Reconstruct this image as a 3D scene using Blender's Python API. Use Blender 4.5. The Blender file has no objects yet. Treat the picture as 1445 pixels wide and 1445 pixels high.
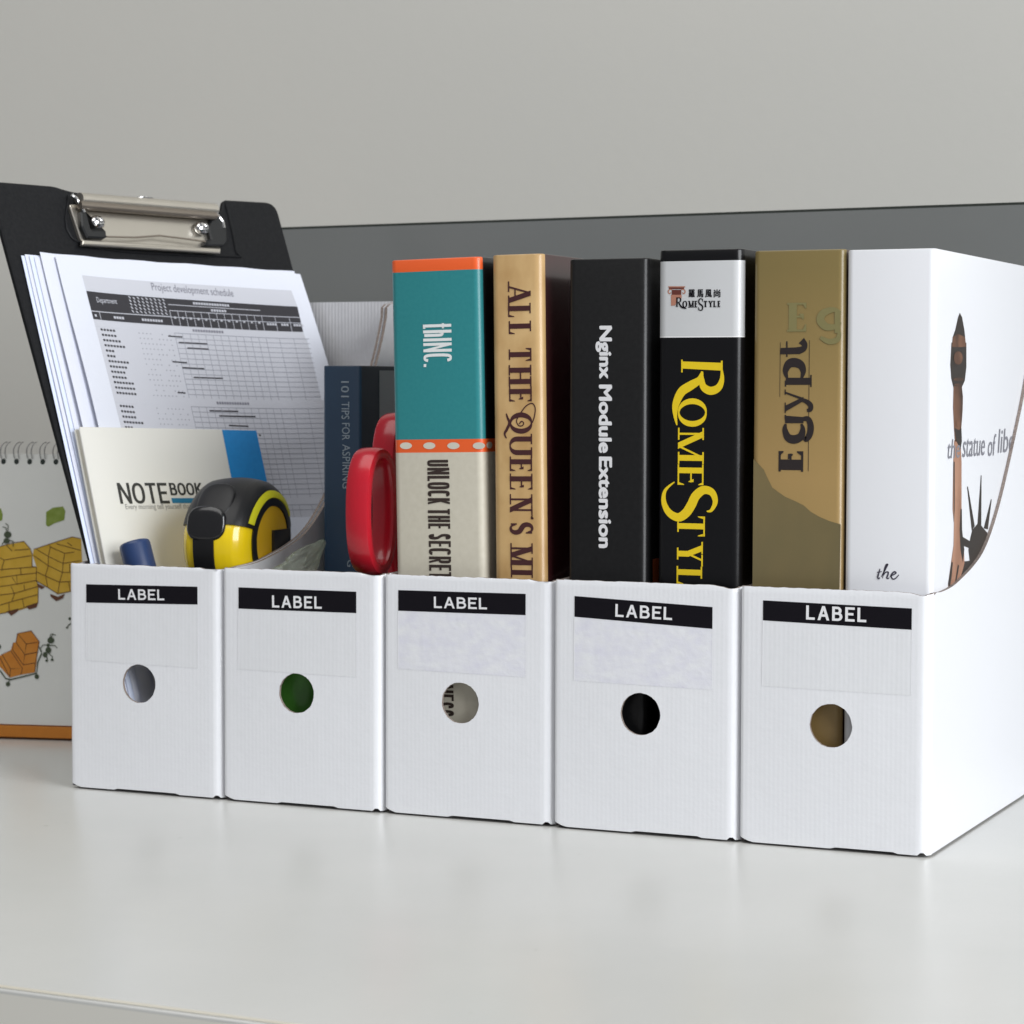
import bpy, math, random
from math import sin, cos, pi, radians, sqrt
from mathutils import Vector as V, Matrix

# ------------------------------------------------------------ camera, world, lamps, exposure
S = bpy.context.scene
CX, CY, CZ, YAW, PITCH, ROLL, FPX = 0.31227073, -1.17153868, 0.22802721, 0.42891931, -0.04979289, 0.00217752, 3496.27
_cy, _sy, _cp, _sp = cos(YAW), sin(YAW), cos(PITCH), sin(PITCH)
FW = V((-_sy * _cp, _cy * _cp, _sp)); _r = V((_cy, _sy, 0)); _u = _r.cross(FW)
RT = _r * cos(ROLL) + _u * sin(ROLL); UP = -_r * sin(ROLL) + _u * cos(ROLL)
CAM = V((CX, CY, CZ))
cd = bpy.data.cameras.new("camera"); cam = bpy.data.objects.new("camera", cd); S.collection.objects.link(cam)
m3 = Matrix((RT, UP, -FW)).transposed(); cam.matrix_world = Matrix.Translation(CAM) @ m3.to_4x4()
cd.sensor_width = 36; cd.lens = FPX / 1445 * 36; cd.clip_start = .01; cd.clip_end = 50
cd.dof.use_dof = True; cd.dof.focus_distance = 1.24; cd.dof.aperture_fstop = 25
S.camera = cam
W = bpy.data.worlds.new("World"); S.world = W; W.use_nodes = True
W.node_tree.nodes["Background"].inputs[0].default_value = (.93, .95, 1, 1)
W.node_tree.nodes["Background"].inputs[1].default_value = .20
def area(name, loc, target, sx, sy, power, col=(1, 1, 1)):
    l = bpy.data.lights.new(name, 'AREA'); l.shape = 'RECTANGLE'; l.size = sx; l.size_y = sy; l.energy = power; l.color = col
    o = bpy.data.objects.new(name, l); S.collection.objects.link(o); o.location = loc
    o.rotation_euler = (V(target) - V(loc)).to_track_quat('-Z', 'Y').to_euler(); return o
area("window_light", (2.6, -1.12, 1.15), (-.2, .08, .15), 1.9, 1.9, 114, (.95, .97, 1))
area("overhead_fill", (-.45, -1.0, 2.2), (-.3, .0, .1), 2.2, 1.8, 27, (1, .99, .965))  # added fill from above, no visible source; brightens desk, wall and box fronts
S.view_settings.view_transform = 'Standard'; S.view_settings.look = 'None'; S.view_settings.exposure = 0; S.view_settings.gamma = 1

# ------------------------------------------------------------ helpers
random.seed(4)
def ray(px, py): return (FW + RT * ((px - 722.5) / FPX) - UP * ((py - 722.5) / FPX))
class Plane:                         # a real plane in the scene: origin, right, up, normal
    def __init__(s, o, ex, ey):
        s.o = V(o); s.ex = V(ex).normalized(); s.ey = (V(ey) - s.ex * V(ey).dot(s.ex)).normalized(); s.n = s.ex.cross(s.ey)
    def at(s, a, b, c=0): return s.o + s.ex * a + s.ey * b + s.n * c
    def uv(s, px, py, off=0):        # where a measured sight line meets the plane
        d = ray(px, py); t = (s.o + s.n * off - CAM).dot(s.n) / d.dot(s.n); P = CAM + d * t - s.o
        return P.dot(s.ex), P.dot(s.ey)
class MB:
    def __init__(s): s.v = []; s.f = []; s.m = []
    def add(s, vs, fs, mi=0):
        b = len(s.v); s.v += [V(p) for p in vs]; s.f += [tuple(b + i for i in f) for f in fs]; s.m += [mi] * len(fs); return s
    def box(s, lo, hi, mi=0, M=None):
        x0, y0, z0 = lo; x1, y1, z1 = hi
        vs = [V((x, y, z)) for x in (x0, x1) for y in (y0, y1) for z in (z0, z1)]
        if M: vs = [M @ p for p in vs]
        return s.add(vs, [(0, 1, 3, 2), (4, 6, 7, 5), (0, 4, 5, 1), (2, 3, 7, 6), (0, 2, 6, 4), (1, 5, 7, 3)], mi)
    def tube(s, pts, r, n=10, cap=True, mi=0):
        pts = [V(p) for p in pts]; rings = []; up = None
        for i, p in enumerate(pts):
            t = (pts[min(i + 1, len(pts) - 1)] - pts[max(i - 1, 0)]).normalized()
            if up is None: up = t.orthogonal().normalized()
            up = (up - t * up.dot(t)).normalized(); w = t.cross(up); rr = r[i] if isinstance(r, (list, tuple)) else r
            rings.append([p + (up * cos(a) + w * sin(a)) * rr for a in [2 * pi * k / n for k in range(n)]])
        vs = [p for q in rings for p in q]; fs = []
        for i in range(len(pts) - 1):
            for k in range(n): fs.append((i * n + k, i * n + (k + 1) % n, (i + 1) * n + (k + 1) % n, (i + 1) * n + k))
        if cap: fs += [tuple(reversed(range(n))), tuple((len(pts) - 1) * n + k for k in range(n))]
        return s.add(vs, fs, mi)
    def ell(s, c, ax, n=16, m=10, mi=0):   # ellipsoid: centre, three axis vectors
        vs = []; fs = []
        for i in range(m + 1):
            t = pi * i / m
            for k in range(n):
                a = 2 * pi * k / n; vs.append(V(c) + V(ax[0]) * sin(t) * cos(a) + V(ax[1]) * sin(t) * sin(a) + V(ax[2]) * cos(t))
        for i in range(m):
            for k in range(n): fs.append((i * n + k, i * n + (k + 1) % n, (i + 1) * n + (k + 1) % n, (i + 1) * n + k))
        return s.add(vs, fs, mi)
ROOTM = {}
def link(o): S.collection.objects.link(o); return o
def thing(name, loc, label, cat, group=None, rot=(0, 0, 0)):
    o = link(bpy.data.objects.new(name, None)); o.empty_display_size = .02; o.location = loc; o.rotation_euler = rot
    o["label"] = label; o["category"] = cat
    if group: o["group"] = group
    from mathutils import Euler
    ROOTM[o] = (Matrix.Translation(V(loc)) @ Euler(rot).to_matrix().to_4x4()); return o
def obj(name, mb, mats, parent=None, smooth=False, label=None, kind=None, local=False):
    Mi = ROOTM[parent].inverted() if parent and not local else Matrix()
    me = bpy.data.meshes.new(name); me.from_pydata([tuple(Mi @ v) for v in mb.v], [], mb.f)
    if not isinstance(mats, (list, tuple)): mats = [mats]
    for m in mats: me.materials.append(m)
    for p, i in zip(me.polygons, mb.m): p.material_index = i
    me.update()
    if smooth:
        for p in me.polygons: p.use_smooth = True
        try: me.set_sharp_from_angle(angle=radians(smooth if smooth is not True else 40))
        except Exception: pass
    o = link(bpy.data.objects.new(name, me))
    if parent: o.parent = parent
    ROOTM[o] = ROOTM[parent] if parent else Matrix()
    if label: o["label"] = label
    if kind: o["kind"] = kind
    return o
def mat(name, col, rough=.5, metal=0, spec=.5, noise=None, bump=None, coat=0, trans=0, alpha=1, wave=None, ior=1.5):
    m = bpy.data.materials.new(name); m.use_nodes = True; nt = m.node_tree; b = nt.nodes["Principled BSDF"]
    b.inputs["Base Color"].default_value = (*col, 1); b.inputs["Roughness"].default_value = rough; b.inputs["Metallic"].default_value = metal
    b.inputs["Specular IOR Level"].default_value = spec; b.inputs["Coat Weight"].default_value = coat; b.inputs["Coat Roughness"].default_value = .12
    b.inputs["Transmission Weight"].default_value = trans; b.inputs["Alpha"].default_value = alpha; b.inputs["IOR"].default_value = ior
    tc = nt.nodes.new("ShaderNodeTexCoord")
    if noise:                        # (scale, other colour, stretch)
        n = nt.nodes.new("ShaderNodeTexNoise"); n.inputs["Scale"].default_value = noise[0]; n.inputs["Detail"].default_value = 6
        mp = nt.nodes.new("ShaderNodeMapping"); mp.inputs["Scale"].default_value = noise[2] if len(noise) > 2 else (1, 1, 1)
        nt.links.new(tc.outputs["Object"], mp.inputs[0]); nt.links.new(mp.outputs[0], n.inputs[0])
        r = nt.nodes.new("ShaderNodeValToRGB"); r.color_ramp.elements[0].position = .3; r.color_ramp.elements[1].position = .7
        r.color_ramp.elements[0].color = (*col, 1); r.color_ramp.elements[1].color = (*noise[1], 1)
        nt.links.new(n.outputs[0], r.inputs[0]); nt.links.new(r.outputs[0], b.inputs["Base Color"])
    prev = None
    if wave:                         # (wavelength, strength, axis)
        w = nt.nodes.new("ShaderNodeTexWave"); w.bands_direction = wave[2]; w.inputs["Scale"].default_value = .314 / wave[0]
        w.inputs["Distortion"].default_value = .6; w.inputs["Detail"].default_value = 2; w.inputs["Detail Scale"].default_value = .6
        nt.links.new(tc.outputs["Object"], w.inputs[0])
        bp = nt.nodes.new("ShaderNodeBump"); bp.inputs["Strength"].default_value = wave[1]; bp.inputs["Distance"].default_value = .0004
        nt.links.new(w.outputs["Fac"], bp.inputs["Height"]); prev = bp
    for bb in (bump or []):          # (scale, strength, distance)
        n = nt.nodes.new("ShaderNodeTexNoise"); n.inputs["Scale"].default_value = bb[0]; n.inputs["Detail"].default_value = 4
        nt.links.new(tc.outputs["Object"], n.inputs[0])
        bp = nt.nodes.new("ShaderNodeBump"); bp.inputs["Strength"].default_value = bb[1]; bp.inputs["Distance"].default_value = bb[2]
        nt.links.new(n.outputs[0], bp.inputs["Height"])
        if prev: nt.links.new(prev.outputs[0], bp.inputs["Normal"])
        prev = bp
    if prev: nt.links.new(prev.outputs[0], b.inputs["Normal"])
    return m
def bez(pts, n=6, closed=False):     # Catmull-Rom through points
    P = [V(p) for p in pts]; out = []; N = len(P)
    for i in range(N - (0 if closed else 1)):
        p0 = P[i - 1] if i > 0 or closed else P[0]; p1 = P[i]; p2 = P[(i + 1) % N]
        p3 = P[(i + 2) % N] if (i + 2 < N or closed) else P[-1]
        for k in range(n):
            t = k / n; out.append(.5 * ((2 * p1) + (p2 - p0) * t + (2 * p0 - 5 * p1 + 4 * p2 - p3) * t * t + (3 * p1 - p0 - 3 * p2 + p3) * t ** 3))
    if not closed: out.append(P[-1])
    return out

# ------------------------------------------------------------ materials
CARD = mat("white_cardboard", (.80, .81, .84), .38, wave=(.0024, .055, 'X'), bump=[(60, .12, .002), (600, .12, .0002)], coat=.55)
CARDS = mat("white_cardboard_side", (.80, .81, .84), .42, wave=(.0024, .10, 'Y'), bump=[(50, .10, .002), (600, .10, .0002)], coat=.1)
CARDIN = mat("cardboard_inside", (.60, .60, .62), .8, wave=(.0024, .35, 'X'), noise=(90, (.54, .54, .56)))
KRAFT = mat("kraft_edge", (.17, .135, .12), .9, noise=(900, (.30, .25, .22)))
STICK = mat("clear_label_film", (.765, .775, .80), .26, wave=(.0024, .055, 'X'), bump=[(60, .1, .002)])
STICKB = mat("clear_label_film_blistered", (.72, .722, .80), .28, noise=(110, (.80, .81, .835), (1, 1, 1.6)), bump=[(240, .5, .0004)])
FILMEDGE = mat("film_edge", (.9, .9, .93), .2)
INK = mat("black_ink", (.005, .004, .007), .42, spec=.2)
LBLW = mat("label_lettering_white", (.78, .78, .80), .4)
def flat(n, c, r=.45, **k): return mat(n, c, r, **k)

# ------------------------------------------------------------ lettering: own stroke alphabet + built-in font
def arc(cx, cy, rx, ry, a0, a1, n=14, p=2.0):
    out = []
    for k in range(n + 1):
        a = radians(a0 + (a1 - a0) * k / n); c, s = cos(a), sin(a)
        out.append((cx + rx * math.copysign(abs(c) ** (2 / p), c), cy + ry * math.copysign(abs(s) ** (2 / p), s)))
    return out
SP = [(.93, .80), (.80, .95), (.5, 1), (.17, .94), (.03, .76), (.16, .60), (.5, .50), (.84, .40), (.97, .23), (.83, .06), (.5, 0), (.2, .05), (.05, .22)]
def glyph(ch, p):
    G = {
        'A': [('D', 0, 0, .5, 1, 't'), ('D', .5, 1, 1, 0, 'T'), ('H', .30, .17, .83), ('S', 0, 0), ('S', 1, 0)],
        'B': [('V', 0, 0, 1), ('C', [(0, 1)] + arc(.5, .765, .38, .235, 90, -90, p=p) + [(0, .53)]), ('C', [(0, .53)] + arc(.55, .265, .45, .265, 90, -90, p=p) + [(0, 0)])],
        'C': [('C', arc(.5, .5, .5, .5, 38, 322, 24, p))],
        'E': [('V', 0, 0, 1), ('H', 1, 0, 1), ('H', .52, 0, .82), ('H', 0, 0, 1), ('S', 0, 0), ('S', 0, 1), ('W', 1, 1, -.2), ('W', 1, 0, .26), ('W', .8, .62, -.2)],
        'H': [('V', 0, 0, 1), ('V', 1, 0, 1), ('H', .52, 0, 1), ('S', 0, 0), ('S', 0, 1), ('S', 1, 0), ('S', 1, 1)],
        'I': [('V', .5, 0, 1), ('S', .5, 0), ('S', .5, 1)],
        'K': [('V', 0, 0, 1), ('D', 0, .36, 1, 1, 't'), ('D', .34, .6, 1, 0, 'T')],
        'L': [('V', 0, 0, 1), ('H', 0, 0, 1), ('S', 0, 0), ('S', 0, 1), ('W', 1, 0, .28)],
        'M': [('v', 0, 0, 1), ('V', 1, 0, 1), ('D', 0, 1, .5, .0, 'T'), ('D', .5, .0, 1, 1, 't'), ('S', 0, 0), ('S', 1, 0), ('S', 1, 1), ('S', 0, 1)],
        'N': [('v', 0, 0, 1), ('v', 1, 0, 1), ('D', 0, 1, 1, 0, 'T'), ('S', 0, 0), ('S', 0, 1), ('S', 1, 1)],
        'O': [('C', arc(.5, .5, .5, .5, 90, 450, 32, p))],
        'Q': [('C', arc(.5, .5, .5, .5, 90, 450, 32, p)), ('X', [(.05, -.16), (.25, -.10), (.5, -.02), (.8, -.14), (1.0, -.24), (1.22, -.16)], .35),
              ('X', [(.55, .42), (.42, .52), (.5, .62), (.62, .56), (.62, .40), (.4, .3), (.1, .45), (-.28, .72), (-.42, 1.0), (-.2, 1.14), (.2, 1.10), (.5, 1.0)], 0)],
        'R': [('V', 0, 0, 1), ('C', [(0, 1)] + arc(.45, .74, .5, .26, 90, -90, p=p) + [(0, .48)]), ('D', .42, .48, 1, 0, 'T'), ('S', 0, 0), ('S', 0, 1)],
        'S': [('Z', SP)],
        'T': [('V', .5, 0, 1), ('H', 1, 0, 1), ('S', .5, 0), ('W', 0, 1, -.26), ('W', 1, 1, -.26)],
        'U': [('C', [(0, 1), (0, .6)] + arc(.5, .32, .5, .32, 180, 360, p=p) + [(1, .6), (1, 1)]), ('S', 0, 1), ('S', 1, 1)],
        'Y': [('V', .5, 0, .46), ('D', .5, .42, 0, 1, 'T'), ('D', .5, .42, 1, 1, 't'), ('S', .5, 0), ('S', 0, 1), ('S', 1, 1)],
        "'": [('X', [(.5, .98), (.62, .9), (.4, .72)], .6)],
        't': [('V', .4, 0, 1), ('H', .72, 0, 1), ('H', 0, .4, 1)],
        'h': [('V', 0, 0, 1), ('C', [(0, .55)] + arc(.5, .48, .5, .22, 130, 0, 8, p) + [(1, 0)])],
        '.': [('V', .5, 0, .12)],
    }
    return G[ch]
WID = dict(A=.78, B=.68, C=.72, E=.62, H=.76, I=.0, K=.72, L=.58, M=.9, N=.76, O=.78, Q=.85, R=.72, S=.62, T=.66, U=.74, Y=.74, t=.42, h=.55)
WID["'"] = .12; WID['.'] = .0; WID[' '] = .34
LIFT = [0]
def put(mb, pl, poly, base=.00012, mi=0, fmap=None):
    LIFT[0] = (LIFT[0] + 1) % 24; c = base + LIFT[0] * 6e-6
    vs = [(fmap(a, b, c) if fmap else pl.at(a, b, c)) for a, b in poly]
    mb.add(vs, [tuple(range(len(vs)))], mi)
def ribbon(mb, pl, pts, wf, o, fmap=None, base=.00012):
    pts = [V((a, b)) for a, b in pts]; L = []; n = len(pts)
    closed = (pts[0] - pts[-1]).length < 1e-6
    for i in range(n):
        if closed: t = pts[(i + 1) % (n - 1)] - pts[(i - 1) % (n - 1)]
        else: t = pts[min(i + 1, n - 1)] - pts[max(i - 1, 0)]
        if t.length < 1e-9: t = V((1, 0))
        t.normalize(); w = wf(t, i / (n - 1)); nn = V((-t.y, t.x)); L.append((pts[i] + nn * w / 2, pts[i] - nn * w / 2))
    LIFT[0] = (LIFT[0] + 1) % 24; c = base + LIFT[0] * 6e-6
    vs = []
    for a, b in L:
        for q in (a, b): vs.append(fmap(q.x + o[0], q.y + o[1], c) if fmap else pl.at(q.x + o[0], q.y + o[1], c))
    mb.add(vs, [(2 * i, 2 * i + 1, 2 * i + 3, 2 * i + 2) for i in range(n - 1)])
def draw_glyph(mb, pl, ch, ox, oy, w, h, T, t, serif=False, p=2.0, sl=None, rot=0):
    sl = T * .55 if sl is None else sl; st = t * 1.0
    xm = lambda u: T / 2 + u * (w - T); ym = lambda v: t / 2 + v * (h - t)
    if ch in 'I.': xm = lambda u: w / 2
    Q = lambda x0, y0, x1, y1: put(mb, pl, [(ox + x0, oy + y0), (ox + x1, oy + y0), (ox + x1, oy + y1), (ox + x0, oy + y1)])
    yy = lambda v: 0 if v == 0 else (h if v == 1 else ym(v))
    for g in glyph(ch, p):
        k = g[0]
        if k in 'Vv':
            tw = (T if (k == 'V' or not serif) else t * 1.3); x = xm(g[1])
            if ch == '.': Q(x - T / 2, 0, x + T / 2, T)
            else: Q(x - tw / 2, yy(g[2]), x + tw / 2, yy(g[3]))
        elif k == 'H': Q(xm(g[2]) - (T / 2 if not serif else 0), ym(g[1]) - t / 2, xm(g[3]) + (T / 2 if not serif else 0), ym(g[1]) + t / 2)
        elif k == 'D':
            x0, y0, x1, y1 = xm(g[1]), yy(g[2]), xm(g[3]), yy(g[4]); tk = (T if (g[5] == 'T' or not serif) else t * 1.2) * (1 if serif else (.72 if w < h * .6 else .96))
            d = V((x1 - x0, y1 - y0)); hw = tk * d.length / max(abs(d.y), 1e-6) / 2
            # keep the outer edge of the diagonal inside the letter box
            put(mb, pl, [(ox + x0 - hw, oy + y0), (ox + x0 + hw, oy + y0), (ox + x1 + hw, oy + y1), (ox + x1 - hw, oy + y1)])
        elif k == 'C': ribbon(mb, pl, [(xm(a), ym(b)) for a, b in g[1]], (lambda tt, s: t + (T - t) * abs(tt.y) ** 1.4) , (ox, oy))
        elif k == 'Z':
            pts = [(q.x, q.y) for q in bez([(xm(a), ym(b)) for a, b in g[1]], 5)]
            ribbon(mb, pl, pts, (lambda tt, s: (t * 1.1 + (T * 1.05 - t) * max(0, sin(pi * s)) ** 1.7) if serif else T * .97 if abs(tt.y) > .5 else T * .5 + t * .5), (ox, oy))
            if serif:
                Q(xm(.93) - .1 * t, h * .70, xm(.93) + t * .9, h * .97); Q(xm(.05) - t * .9, h * .03, xm(.05) + t * .1, h * .30)
        elif k == 'X':
            pts = [(q.x, q.y) for q in bez([(a * w, b * h) for a, b in g[1]], 6)]
            ribbon(mb, pl, pts, lambda tt, s: t * .8 + (T * g[2]) * max(0, sin(pi * s)), (ox, oy))
        elif serif and k == 'S':
            x = xm(g[1]); tw = T / 2 + sl; y0 = 0 if g[2] == 0 else h - st
            Q(x - tw, y0, x + tw, y0 + st)
        elif serif and k == 'W':
            x, y, dy = xm(g[1]), yy(g[2]), g[3] * h
            if ch == 'E' and g[2] not in (0, 1): y = ym(.52) + .1 * h
            a = .55 * T
            if g[1] == 0: a = -a
            put(mb, pl, [(ox + x, oy + y), (ox + x, oy + y + dy), (ox + x - a * .25, oy + y + dy * .95), (ox + x - a, oy + y)][::1 if a > 0 else -1])
def text_stroke(mb, pl, s, a, b, H, L, T, t, serif=False, p=2.0, gap=.16):
    """text s from (a,b), cap height H, total length L along the plane's right axis"""
    tot = 0; ws = []
    for ch in s:
        w = WID[ch] * H; ws.append(w); tot += w
    nfix = sum(1 for ch in s if ch in 'I.') * T; g = gap * H
    k = (L - nfix - g * (len(s) - 1)) / tot; x = a
    for ch, w in zip(s, ws):
        ww = T if ch in 'I.' else w * k
        if ch != ' ': draw_glyph(mb, pl, ch, x, b, ww, H, T, t, serif, p)
        x += ww + g
def text_font(mb, pl, s, a, b, w=None, h=None, bold=0, shear=0, fmap=None, base=.00014, space=1.0):
    """built-in font outlines fitted to a box w x h whose lower left corner is (a,b)"""
    f = bpy.data.curves.new("text_outline", 'FONT'); f.body = s; f.size = 1; f.resolution_u = 3; f.shear = shear; f.space_character = space
    o = bpy.data.objects.new("text_outline", f); link(o); bpy.context.view_layer.update()
    me = bpy.data.meshes.new_from_object(o.evaluated_get(bpy.context.evaluated_depsgraph_get()))
    vs = [(v.co.x, v.co.y) for v in me.vertices]; fs = [tuple(p.vertices) for p in me.polygons]
    bpy.data.objects.remove(o); bpy.data.curves.remove(f); bpy.data.meshes.remove(me)
    x0 = min(v[0] for v in vs); x1 = max(v[0] for v in vs); y0 = min(v[1] for v in vs); y1 = max(v[1] for v in vs)
    kx = w / (x1 - x0) if w else h / (y1 - y0); ky = h / (y1 - y0) if h else kx
    offs = [(0, 0)] if not bold else [(bold * i, bold * j) for i, j in ((-1, 0), (1, 0), (0, .7), (0, -.7), (-.7, -.7), (.7, .7))]
    for j, (dx, dy) in enumerate(offs):
        c = base + j * 8e-6
        q = [(a + (x - x0) * kx + dx, b + (y - y0) * ky + dy) for x, y in vs]
        mb.add([fmap(u, v, c) if fmap else pl.at(u, v, c) for u, v in q], fs)

# ------------------------------------------------------------ the setting: desk, wall
DESKM = mat("desk_laminate", (.615, .615, .59), .22, spec=.8, noise=(14, (.59, .593, .568)), bump=[(700, .10, .0001), (9, .05, .002)])
mb = MB()
dy0 = -.4075
prof = [(.62, 0), (dy0 + .0014, 0), (dy0 + .0006, -.0002), (dy0 + .0002, -.0006), (dy0, -.0014), (dy0, -.026), (dy0 + .003, -.03), (.62, -.03)]
X0, X1 = -2.2, 1.6; slope = -.02
vs = [(x, y + (slope * (x + .2) if y < 0 else 0), z) for x in (X0, X1) for y, z in prof]; n = len(prof)
mb.add(vs, [(i, i + 1, n + i + 1, n + i) for i in range(n - 1)] + [(n - 1, 0, n, 2 * n - 1), tuple(range(n - 1, -1, -1)), tuple(range(n, 2 * n))])
desk = obj("desk_top", mb, DESKM, kind="structure", smooth=25)
mb = MB()   # cream edge banding seam along the front edge
ee = [(dy0 + .0052, .0002), (dy0 + .0015, .0002)]
mb.add([(x, y + slope * (x + .2), z) for x in (X0 + .01, X1 - .01) for y, z in ee], [(0, 1, 3, 2)])
obj("edge_band", mb, flat("edge_band_cream", (.66, .62, .52), .35), desk)
fe = MB(); za, zb_ = -.0016, -.0255
fe.add([(x, dy0 - .0003 + slope * (x + .2), z) for x in (X0 + .01, X1 - .01) for z in (za, zb_)], [(0, 1, 3, 2)])
obj("front_edge_strip", fe, mat("edge_strip_cream", (.86, .84, .76), .35), desk)
nt_ = DESKM.node_tree
rt_ = nt_.nodes.new("ShaderNodeTexNoise"); rt_.inputs["Scale"].default_value = 1; rt_.inputs["Detail"].default_value = 2
rm_ = nt_.nodes.new("ShaderNodeMapping"); rm_.inputs["Scale"].default_value = (60, 1600, 1); rc_ = nt_.nodes.new("ShaderNodeTexCoord")
rb_ = nt_.nodes.new("ShaderNodeBump"); rb_.inputs["Strength"].default_value = 1; rb_.inputs["Distance"].default_value = .00008
nt_.links.new(rc_.outputs["Object"], rm_.inputs[0]); nt_.links.new(rm_.outputs[0], rt_.inputs[0]); nt_.links.new(rt_.outputs[0], rb_.inputs["Height"])
pb_ = nt_.nodes["Principled BSDF"]; pv_ = pb_.inputs["Normal"].links[0].from_socket; nt_.links.new(pv_, rb_.inputs["Normal"]); nt_.links.new(rb_.outputs[0], pb_.inputs["Normal"])
bs_ = nt_.nodes["Principled BSDF"]      # sparse small marks on the laminate
tc_ = nt_.nodes.new("ShaderNodeTexCoord"); nz_ = nt_.nodes.new("ShaderNodeTexNoise"); nz_.inputs["Scale"].default_value = 90; nz_.inputs["Detail"].default_value = 3
rp_ = nt_.nodes.new("ShaderNodeValToRGB"); rp_.color_ramp.elements[0].position = .74; rp_.color_ramp.elements[1].position = .80
rp_.color_ramp.elements[0].color = (1, 1, 1, 1); rp_.color_ramp.elements[1].color = (.55, .53, .48, 1)
mx_ = nt_.nodes.new("ShaderNodeMixRGB"); mx_.blend_type = 'MULTIPLY'; mx_.inputs[0].default_value = .6
src_ = bs_.inputs["Base Color"].links[0].from_socket
nt_.links.new(tc_.outputs["Object"], nz_.inputs[0]); nt_.links.new(nz_.outputs[0], rp_.inputs[0]); nt_.links.new(src_, mx_.inputs[1]); nt_.links.new(rp_.outputs[0], mx_.inputs[2]); nt_.links.new(mx_.outputs[0], bs_.inputs["Base Color"])
WALLM = mat("painted_wall", (.57, .56, .52), .85, noise=(2.5, (.552, .547, .512)), bump=[(120, .12, .001), (900, .15, .0003)])
mb = MB().box((-2.6, .62, -.6), (2.0, .70, 1.9)); wall = obj("wall", mb, WALLM, kind="structure")

# grey glossy panel standing behind the holders
pr = thing("backing_panel", (-.3, .33, 0), "low glossy dark grey panel standing behind the file holders along the wall", "panel")
GP = mat("grey_gloss_panel", (.172, .180, .177), .18, noise=(5, (.186, .193, .189)), spec=.5)
A = V((-.66, .335, .3375)); B = V((.55, .300, .3405))
d = (B - A); d.z = 0; d.normalize(); nb = V((-d.y, d.x, 0)) * .006
mb = MB(); a0, b0 = V((A.x, A.y, .0005)), V((B.x, B.y, .0005))
mb.add([a0, b0, B, A, a0 + nb, b0 + nb, B + nb, A + nb], [(0, 1, 2, 3), (5, 4, 7, 6), (0, 4, 5, 1), (1, 5, 6, 2), (3, 7, 4, 0)])
obj("sheet", mb, GP, pr)
mb = MB(); e = V((0, 0, .0016))
mb.add([A, B, B + nb, A + nb, A + e, B + e, B + nb + e, A + nb + e], [(0, 1, 5, 4), (1, 2, 6, 5), (2, 3, 7, 6), (3, 0, 4, 7), (4, 5, 6, 7)])
obj("edge_trim", mb, flat("panel_edge_dark", (.03, .035, .03), .3), pr)

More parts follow.
